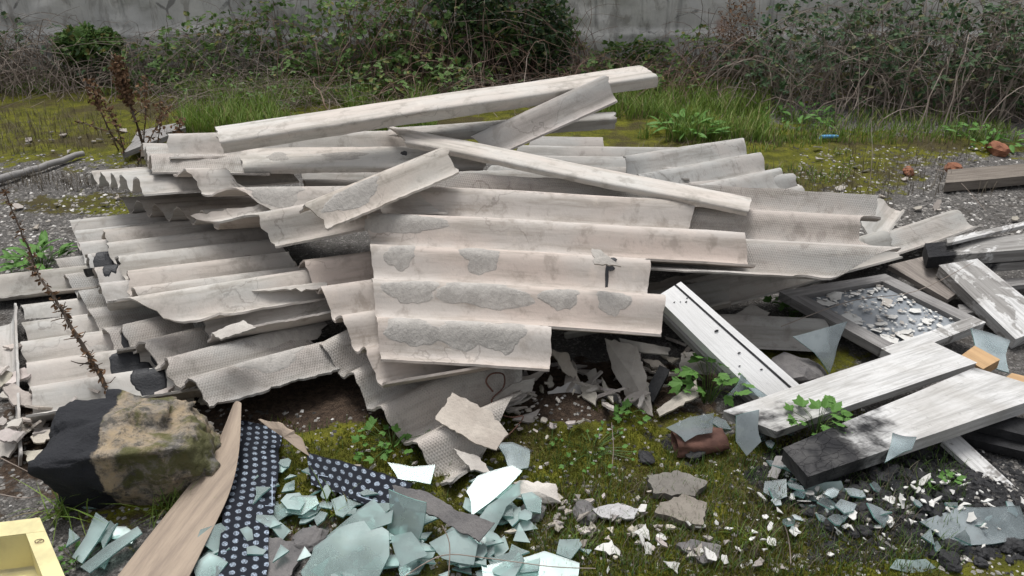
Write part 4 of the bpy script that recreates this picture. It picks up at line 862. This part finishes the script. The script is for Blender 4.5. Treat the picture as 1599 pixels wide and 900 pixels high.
frag('thin grey lath among the charcoal', [(1355, 828, .03), (1362, 825, .03), (1402, 857, .03), (1395, 858, .03)], .006, 'greywood')
frag('white sheet edge fragment on the flap stack', [(330, 520, .30), (380, 500, .31), (400, 512, .30), (345, 530, .29)], color=(1, 1, 1, 1))
frag('small grey wedge on the front sheet', [(924, 388, .47), (938, 390, .47), (970, 416, .44), (928, 412, .44)], color=(.95, .95, .95, 1))
GG = 'traced glass shards'
def shard(label, pts, mat='glass', group='large glass shards', name='glass_shard', bend=0.0): return plate(name, [P(*p) for p in pts], .004, mat, label, 'glass shard', group, edge='glassedge', bend=bend)
shard('largest pale green glass sheet with a rounded rim at the heap front', [(468, 892, .04), (490, 855, .06), (530, 826, .08), (580, 812, .10), (606, 828, .10), (608, 868, .07), (592, 905, .04), (480, 915, .03)])
shard('cloudy glass shard behind the largest glass sheet', [(508, 838, .07), (585, 780, .12), (602, 800, .12), (614, 796, .12), (612, 818, .10), (560, 838, .08)])
shard('upright glass shard beneath the torn tar felt', [(612, 762, .15), (660, 788, .16), (658, 842, .06), (630, 844, .06), (598, 832, .08)])
shard('glass shard leaning in front of the torn tar felt', [(610, 838, .09), (642, 830, .10), (668, 868, .06), (626, 886, .05)])
shard('dull glass shard under the pale pointed fragment', [(775, 692, .06), (800, 690, .06), (827, 702, .05), (825, 730, .04), (795, 736, .04)], 'glassclear')
shard('leaf shaped glass shard beside the curved white tile', [(728, 768, .06), (745, 742, .08), (800, 728, .08), (816, 735, .08), (782, 770, .06), (736, 806, .04)])
shard('long green glass shard below the leaf shaped one', [(745, 812, .05), (762, 790, .06), (812, 750, .08), (813, 772, .06), (790, 792, .05), (770, 832, .03)])
shard('glass shard with a sharp corner behind the grass twig', [(670, 848, .07), (726, 820, .09), (746, 850, .06), (740, 882, .04), (690, 872, .05)])
shard('flat low glass sheet under the dry twig', [(752, 885, .03), (850, 860, .04), (905, 880, .03), (900, 915, .02), (756, 915, .02)])
shard('clear triangular glass standing on the half buried sheet', [(1238, 526, .15), (1324, 502, .17), (1306, 545, .10), (1296, 584, .04)], 'glassclear')
shard('clear glass shard leaning on the rusty can', [(1040, 668, .08), (1115, 645, .10), (1112, 676, .06), (1070, 690, .05)], 'glassclear')
shard('jagged glass stack at the end of the rear white plank', [(1150, 650, .13), (1185, 640, .14), (1190, 690, .07), (1165, 712, .03), (1150, 690, .07)], 'glassclear')
shard('glass shard leaning over the foot of the white panel', [(1135, 618, .07), (1158, 584, .12), (1204, 622, .06)], 'glassclear')
shard('square glass shard in front of the charred plank end', [(1194, 752, .04), (1228, 748, .05), (1229, 775, .03), (1215, 782, .02), (1192, 768, .03)], 'glassclear')
shard('thin curved glass sliver in front of the charred plank end', [(1248, 782, .02), (1256, 756, .05), (1312, 750, .06), (1352, 802, .01), (1330, 775, .03), (1305, 762, .04)])
shard('dark blue glass pane behind the white planks', [(1516, 512, .14), (1578, 532, .12), (1576, 582, .07), (1520, 560, .09)], 'glassclear')
shard('glass shard lying on charcoal at the crate-free edge of the yard', [(1390, 887, .02), (1400, 873, .03), (1446, 873, .03), (1462, 886, .02), (1430, 898, .01)])
shard('wide glass sheet with white flakes on the charcoal', [(1436, 815, .05), (1500, 790, .07), (1592, 790, .07), (1610, 840, .04), (1480, 852, .03)], 'glassclear')
shard('dark green glass piece in the hollow under the heap', [(605, 722, .05), (680, 726, .05), (672, 756, .03), (622, 750, .03)])
shard('small glass shard by the dotted membrane', [(420, 792, .03), (464, 775, .05), (470, 790, .04), (430, 816, .02)])
shard('triangular glass shard on the scorched plank', [(1382, 722, .15), (1394, 676, .17), (1432, 682, .165), (1424, 702, .155)], 'glassclear')
shard('deep green glass strip between crate and plywood', [(112, 870, .03), (150, 800, .06), (170, 815, .06), (128, 880, .03)])
shard('long green glass strip beside the plywood', [(125, 885, .03), (215, 822, .05), (222, 832, .05), (140, 895, .03)])
# small scattered shards, chips and lumps
def scatter(name, what, cat, group, n, zones, size, mat, th, edge=None, tilt=.5, lift=.03, color=None, slim=1.0):
    """loose pieces; the label names size, outline and the landmark they lie by"""
    for i in range(n):
        px, py, sx_, sy_, where = random.choice(zones); c = G(random.gauss(px, sx_), random.gauss(py, sy_), random.uniform(0, lift) + .011); kk = random.randint(3, 6); ph = random.uniform(0, 6.28); s_ = random.uniform(*size); big = random.random() < .15
        rel = (s_ - size[0]) / (size[1] - size[0]); s_ *= 1.5 if big else 1
        tx, ty = random.gauss(0, tilt), random.gauss(0, tilt); el = random.uniform(.45, 1) * slim; pts = []
        for j in range(kk):
            a_ = 6.28 * (j + random.uniform(-.25, .25)) / kk; x, y = s_ * math.cos(a_) * random.uniform(.7, 1.25), s_ * el * math.sin(a_) * random.uniform(.7, 1.25); x, y = x * math.cos(ph) - y * math.sin(ph), x * math.sin(ph) + y * math.cos(ph)
            pts.append(c + Vector((x, y, x * tx + y * ty)))
        lo = min(p.z - gz(p.x, p.y) for p in pts)
        if lo < 0: pts = [p - Vector((0, 0, lo)) for p in pts]
        sz = 'large' if big else ('tiny' if rel < .33 else ('small' if rel < .7 else 'medium')); shp = {3: 'triangular', 4: 'four-sided', 5: 'five-sided', 6: 'many-sided'}[kk]; sl = 'narrow ' if el < .62 * slim else ''
        o = plate(name, pts, th, mat, f"{sz} {sl}{shp} {what} {where}", cat, group, edge=edge, sub=True)
        if color: g_ = random.uniform(*color); o.color = (g_, g_ * random.uniform(.95, 1), g_ * random.uniform(.9, 1), 1)
scatter('glass_shard', 'pale green glass shard', 'glass shard', 'shards in the glass heap', 110, [(600, 850, 70, 28, 'in front of the torn tar felt'), (700, 860, 60, 28, 'below the long thin twig'), (800, 870, 50, 20, 'at the mossy rim of the glass heap'), (540, 790, 60, 18, 'by the short dotted membrane'), (770, 780, 30, 25, 'beside the curved white tile'), (450, 800, 30, 30, 'by the cracked felt slab')], (.015, .045), 'glass', .004, 'glassedge', .20, .04)
scatter('glass_shard', 'clear glass shard', 'glass shard', 'shards by the planks', 40, [(1160, 690, 40, 20, 'near the rusty can'), (1250, 770, 50, 18, 'before the charred plank end'), (1520, 820, 50, 22, 'on the wide glass sheet'), (1330, 790, 60, 20, 'among the charcoal')], (.012, .035), 'glassclear', .004, 'glassedge', .25, .03)
scatter('glass_shard', 'dark green glass shard', 'glass shard', 'shards by the crate', 16, [(165, 840, 40, 25, 'between crate and plywood'), (330, 870, 14, 20, 'beside the dotted membrane strip')], (.02, .045), 'glass', .004, 'glassedge', .25, .03)
scatter('paint_chip', 'white paint chip', 'paint chip', 'white chips by the planks', 130, [(1270, 770, 60, 20, 'before the charred plank end'), (1430, 770, 50, 25, 'under the thick white plank'), (1540, 780, 40, 30, 'around the wide glass sheet'), (1320, 830, 70, 25, 'on the crushed charcoal'), (1100, 850, 60, 25, 'near the dark felt scrap')], (.004, .017), 'whitepaint', .0025, None, .4, .02)
scatter('plaster_chip', 'grey plaster chip', 'plaster chip', 'plaster chips on the moss', 120, [(940, 810, 60, 30, 'round the lilac fragment'), (860, 790, 40, 30, 'beside the curved white tile'), (1050, 850, 80, 25, 'near the dark felt scrap'), (840, 640, 60, 25, 'on the brown mound'), (520, 760, 60, 40, 'by the short dotted membrane'), (700, 720, 50, 15, 'at the slumped sheet foot')], (.005, .018), 'rubble', .005, None, .4, .015, (.6, 1.1))
scatter('cement_shard', 'cement flake', 'cement flake', 'cement flakes under the overhang', 85, [(880, 590, 50, 16, 'under the front sheet edge'), (1010, 580, 45, 20, 'beside the charred stick'), (800, 620, 40, 18, 'near the wire loop'), (1100, 520, 30, 12, 'behind the white panel'), (960, 612, 40, 14, 'at the foot of the upright fragment')], (.015, .075), 'rubble', .007, None, .3, .035, (.75, 1.1), .35)
scatter('cement_shard', 'cement flake', 'cement flake', 'cement flakes by the block', 40, [(20, 600, 15, 40, 'at the outer edge of the tarred sheet'), (230, 610, 60, 8, 'behind the stone block'), (50, 670, 25, 15, 'beside the tarred stone end')], (.015, .05), 'rubble', .007, None, .4, .06, (.8, 1.15))
scatter('cement_shard', 'splinter of sheet', 'cement flake', 'splinters on the far ground', 40, [(90, 330, 60, 20, 'on the gravel by the dock plant'), (1330, 280, 60, 30, 'on the mossy gravel before the thicket'), (1480, 320, 60, 20, 'on the gravel by the old dark beam'), (100, 215, 60, 20, 'on the yellow moss')], (.012, .035), 'rubble', .006, None, .3, .01, (.6, 1.0))
for i in range(75):
    px, py, w_ = random.choice([(1400, 790, 'among the paint chips'), (1330, 760, 'before the charred plank end'), (1480, 800, 'by the wide glass sheet'), (1300, 810, 'at the edge of the moss'), (1520, 860, 'in the open charcoal'), (1440, 740, 'under the thick white plank')]); s_ = random.uniform(.010, .030)
    lump('charcoal_lump', f"{'tiny' if s_ < .016 else 'small' if s_ < .023 else 'big'} black charcoal lump {w_}", G(random.gauss(px, 40), random.gauss(py, 16), s_ * .3), (s_, s_ * .8, s_), 'charcoal', 'charcoal', 'charcoal lumps', i + 1)
for i, (px, py, s_, l_) in enumerate([(833, 800, .03, 'round stone beside the curved white tile'), (915, 800, .03, 'grey stone among the plaster chips'), (1245, 578, .07, 'dark stone under the standing clear glass'), (1085, 700, .035, 'black lump in front of the rusty can'), (1008, 715, .02, 'black lump on the brown moss'), (592, 792, .03, 'brown rubble lump behind the glass heap'), (480, 845, .035, 'mossy clod beside the cracked felt slab')]):
    lump('stone', l_, G(px, py, s_ * .35), (s_ * 1.4, s_, s_), 'charcoal' if 'black' in l_ else ('seed' if 'brown' in l_ else 'felt'), 'stone', None, 20 + i)
for px, py, s_, l_ in ((1560, 234, .085, 'large broken orange brick by the old dark beam'), (1418, 268, .05, 'small broken orange brick on the gravel'), (1488, 264, .06, 'flat brick scrap behind the old dark beam')):
    lump('broken_brick', l_, G(px, py, s_ * .3), (s_, s_ * .6, s_ * .8), 'brick', 'brick', None, int(px), .7)
a = Acc(); c = G(1295, 214, .03); a.tube([Vector((-.06, 0, 0)), Vector((-.057, 0, 0)), Vector((.025, .01, 0)), Vector((.035, .01, 0)), Vector((.06, .012, 0))], .014, .008, 10); o = a.build('plastic_bottle', 'bluepl', smooth=True); o.location = c; tag(o, 'blue plastic bottle lying under the thicket', 'bottle')
a = Acc(); a.tube([Vector((.05 * math.cos(t), .05 * math.sin(t), 0)) for t in np.linspace(0, 6.28, 15)], .003, .003, 5)
for zz in np.linspace(0, .16, 2): pass
V = []; F = []
for i in range(8):
    for j in range(20): t = 6.28 * j / 20; r_ = .042 * (1 + .15 * math.sin(2 * t + i * .4)); dn_ = .018 * noise.noise(Vector((i * .6, t * 1.2, 3))); V.append((-.075 + .15 * i / 7, (r_ + dn_) * math.cos(t) * .85, (r_ + dn_) * math.sin(t) * .6))
for i in range(7):
    for j in range(20): F.append((i * 20 + j, i * 20 + (j + 1) % 20, (i + 1) * 20 + (j + 1) % 20, (i + 1) * 20 + j))
o = mobj('rusty_can', V, F, M['rust'], smooth=True); o.location = G(1092, 690, .03); o.rotation_euler = (.3, 0, R(12)); sm = o.modifiers.new('wall', 'SOLIDIFY'); sm.thickness = .003; tag(o, 'crushed rusty can under a clear glass shard', 'can')
def wire(name, label, pts, r, mat, cat, sm=6):
    q = []; n = len(pts)
    for i in range(n - 1):
        p0, p1, p2, p3 = pts[max(i - 1, 0)], pts[i], pts[i + 1], pts[min(i + 2, n - 1)]
        for j in range(sm): f = j / sm; q.append(0.5 * ((2 * p1) + (p2 - p0) * f + (2 * p0 - 5 * p1 + 4 * p2 - p3) * f * f + (3 * p1 - p0 - 3 * p2 + p3) * f ** 3))
    q.append(pts[-1]); a = Acc(); a.tube([p - pts[0] for p in q], r, r * .7, 5); o = a.build(name, mat, smooth=True); o.location = pts[0]; return tag(o, label, cat)
wire('rusty_wire', 'looped rusty wire rising from the fragments below the front sheet', [P(x, y, z) for x, y, z in ((770, 612, .12), (759, 596, .15), (768, 584, .17), (786, 585, .17), (786, 605, .14), (768, 625, .11), (778, 645, .09), (800, 652, .08), (817, 650, .08), (808, 665, .06), (785, 688, .04))], .0028, 'rust', 'wire')
for i, (pts, l_) in enumerate([([(625, 905, .05), (690, 868, .07), (760, 872, .06), (860, 885, .05), (930, 888, .04)], 'long thin twig lying over the glass heap'), ([(0, 715, .03), (30, 730, .04), (60, 745, .02)], 'grey twig beside the tarred stone'), ([(0, 772, .02), (40, 778, .03), (75, 770, .02)], 'bent twig at the foot of the stone block'),
                               ([(955, 735, .02), (958, 700, .06), (955, 660, .10)], 'thin upright twig on the brown moss'), ([(1360, 185, .3), (1362, 240, .15), (1358, 290, .02)], 'hanging cane before the thicket'), ([(1285, 240, .05), (1340, 272, .03), (1380, 300, .02)], 'bare cane lying on the gravel'), ([(1410, 262, .04), (1480, 270, .06), (1540, 330, .03)], 'curved bare cane reaching past the old dark beam'),
                               ([(1220, 510, .14), (1330, 470, .17), (1430, 455, .18), (1520, 410, .2)], 'thin cane lying across the window frame'), ([(1235, 880, .02), (1232, 845, .05), (1225, 820, .08)], 'reddish dry stem by the charcoal'), ([(700, 905, .1), (702, 850, .13), (690, 820, .15)], 'thin bent stem rising from the glass heap')]):
    wire('twig', l_, [P(*p) for p in pts], .0016, 'twig', 'twig', 5)
m, nt, b = new_mat('crumbs'); k = N(nt); ge = k.n("ShaderNodeNewGeometry"); r_ = ge.outputs["Random Per Island"]; col = k.mix(k.ramp(r_, .3, .5), c4(.05, .047, .043), c4(.26, .245, .225)); col = k.mix(k.ramp(r_, .85, .95), col, c4(.62, .60, .57)); k.link(col, b.inputs["Base Color"]); b.inputs["Roughness"].default_value = .95; M['crumbs'] = m
cb_ = Acc()
def crumbs(n, px0, px1, py0, py1, s0, s1):
    for _ in range(n):
        c = P(random.uniform(px0, px1), random.uniform(py0, py1)); c.z = gz(c.x, c.y); s_ = random.uniform(s0, s1); b0 = len(cb_.V)
        a_ = random.uniform(0, 6.28); cb_.V += [c + Vector((s_ * math.cos(a_ + t) * random.uniform(.6, 1.2), s_ * math.sin(a_ + t) * random.uniform(.6, 1.2), 0)) for t in (0, 1.6, 3.1, 4.7)] + [c + Vector((random.uniform(-.4, .4) * s_, random.uniform(-.4, .4) * s_, s_ * random.uniform(.3, .6)))]
        cb_.F += [(b0 + i, b0 + (i + 1) % 4, b0 + 4) for i in range(4)]
crumbs(2600, 380, 1599, 640, 905, .003, .010); crumbs(350, 1240, 1599, 700, 905, .003, .008); crumbs(1800, 0, 200, 240, 450, .004, .014); crumbs(2500, 1240, 1599, 230, 420, .004, .014); crumbs(900, 0, 400, 640, 905, .003, .010)
tag(cb_.build('gravel', M['crumbs']), 'loose gravel and crumbs of plaster on the ground', 'gravel', kind='stuff')

ch_ = Acc(); cb_ = ch_
crumbs(2200, 1260, 1599, 705, 880, .004, .014)
tag(cb_.build('charcoal_bits', 'charcoal'), 'crushed black charcoal bits strewn below the planks', 'charcoal', kind='stuff')
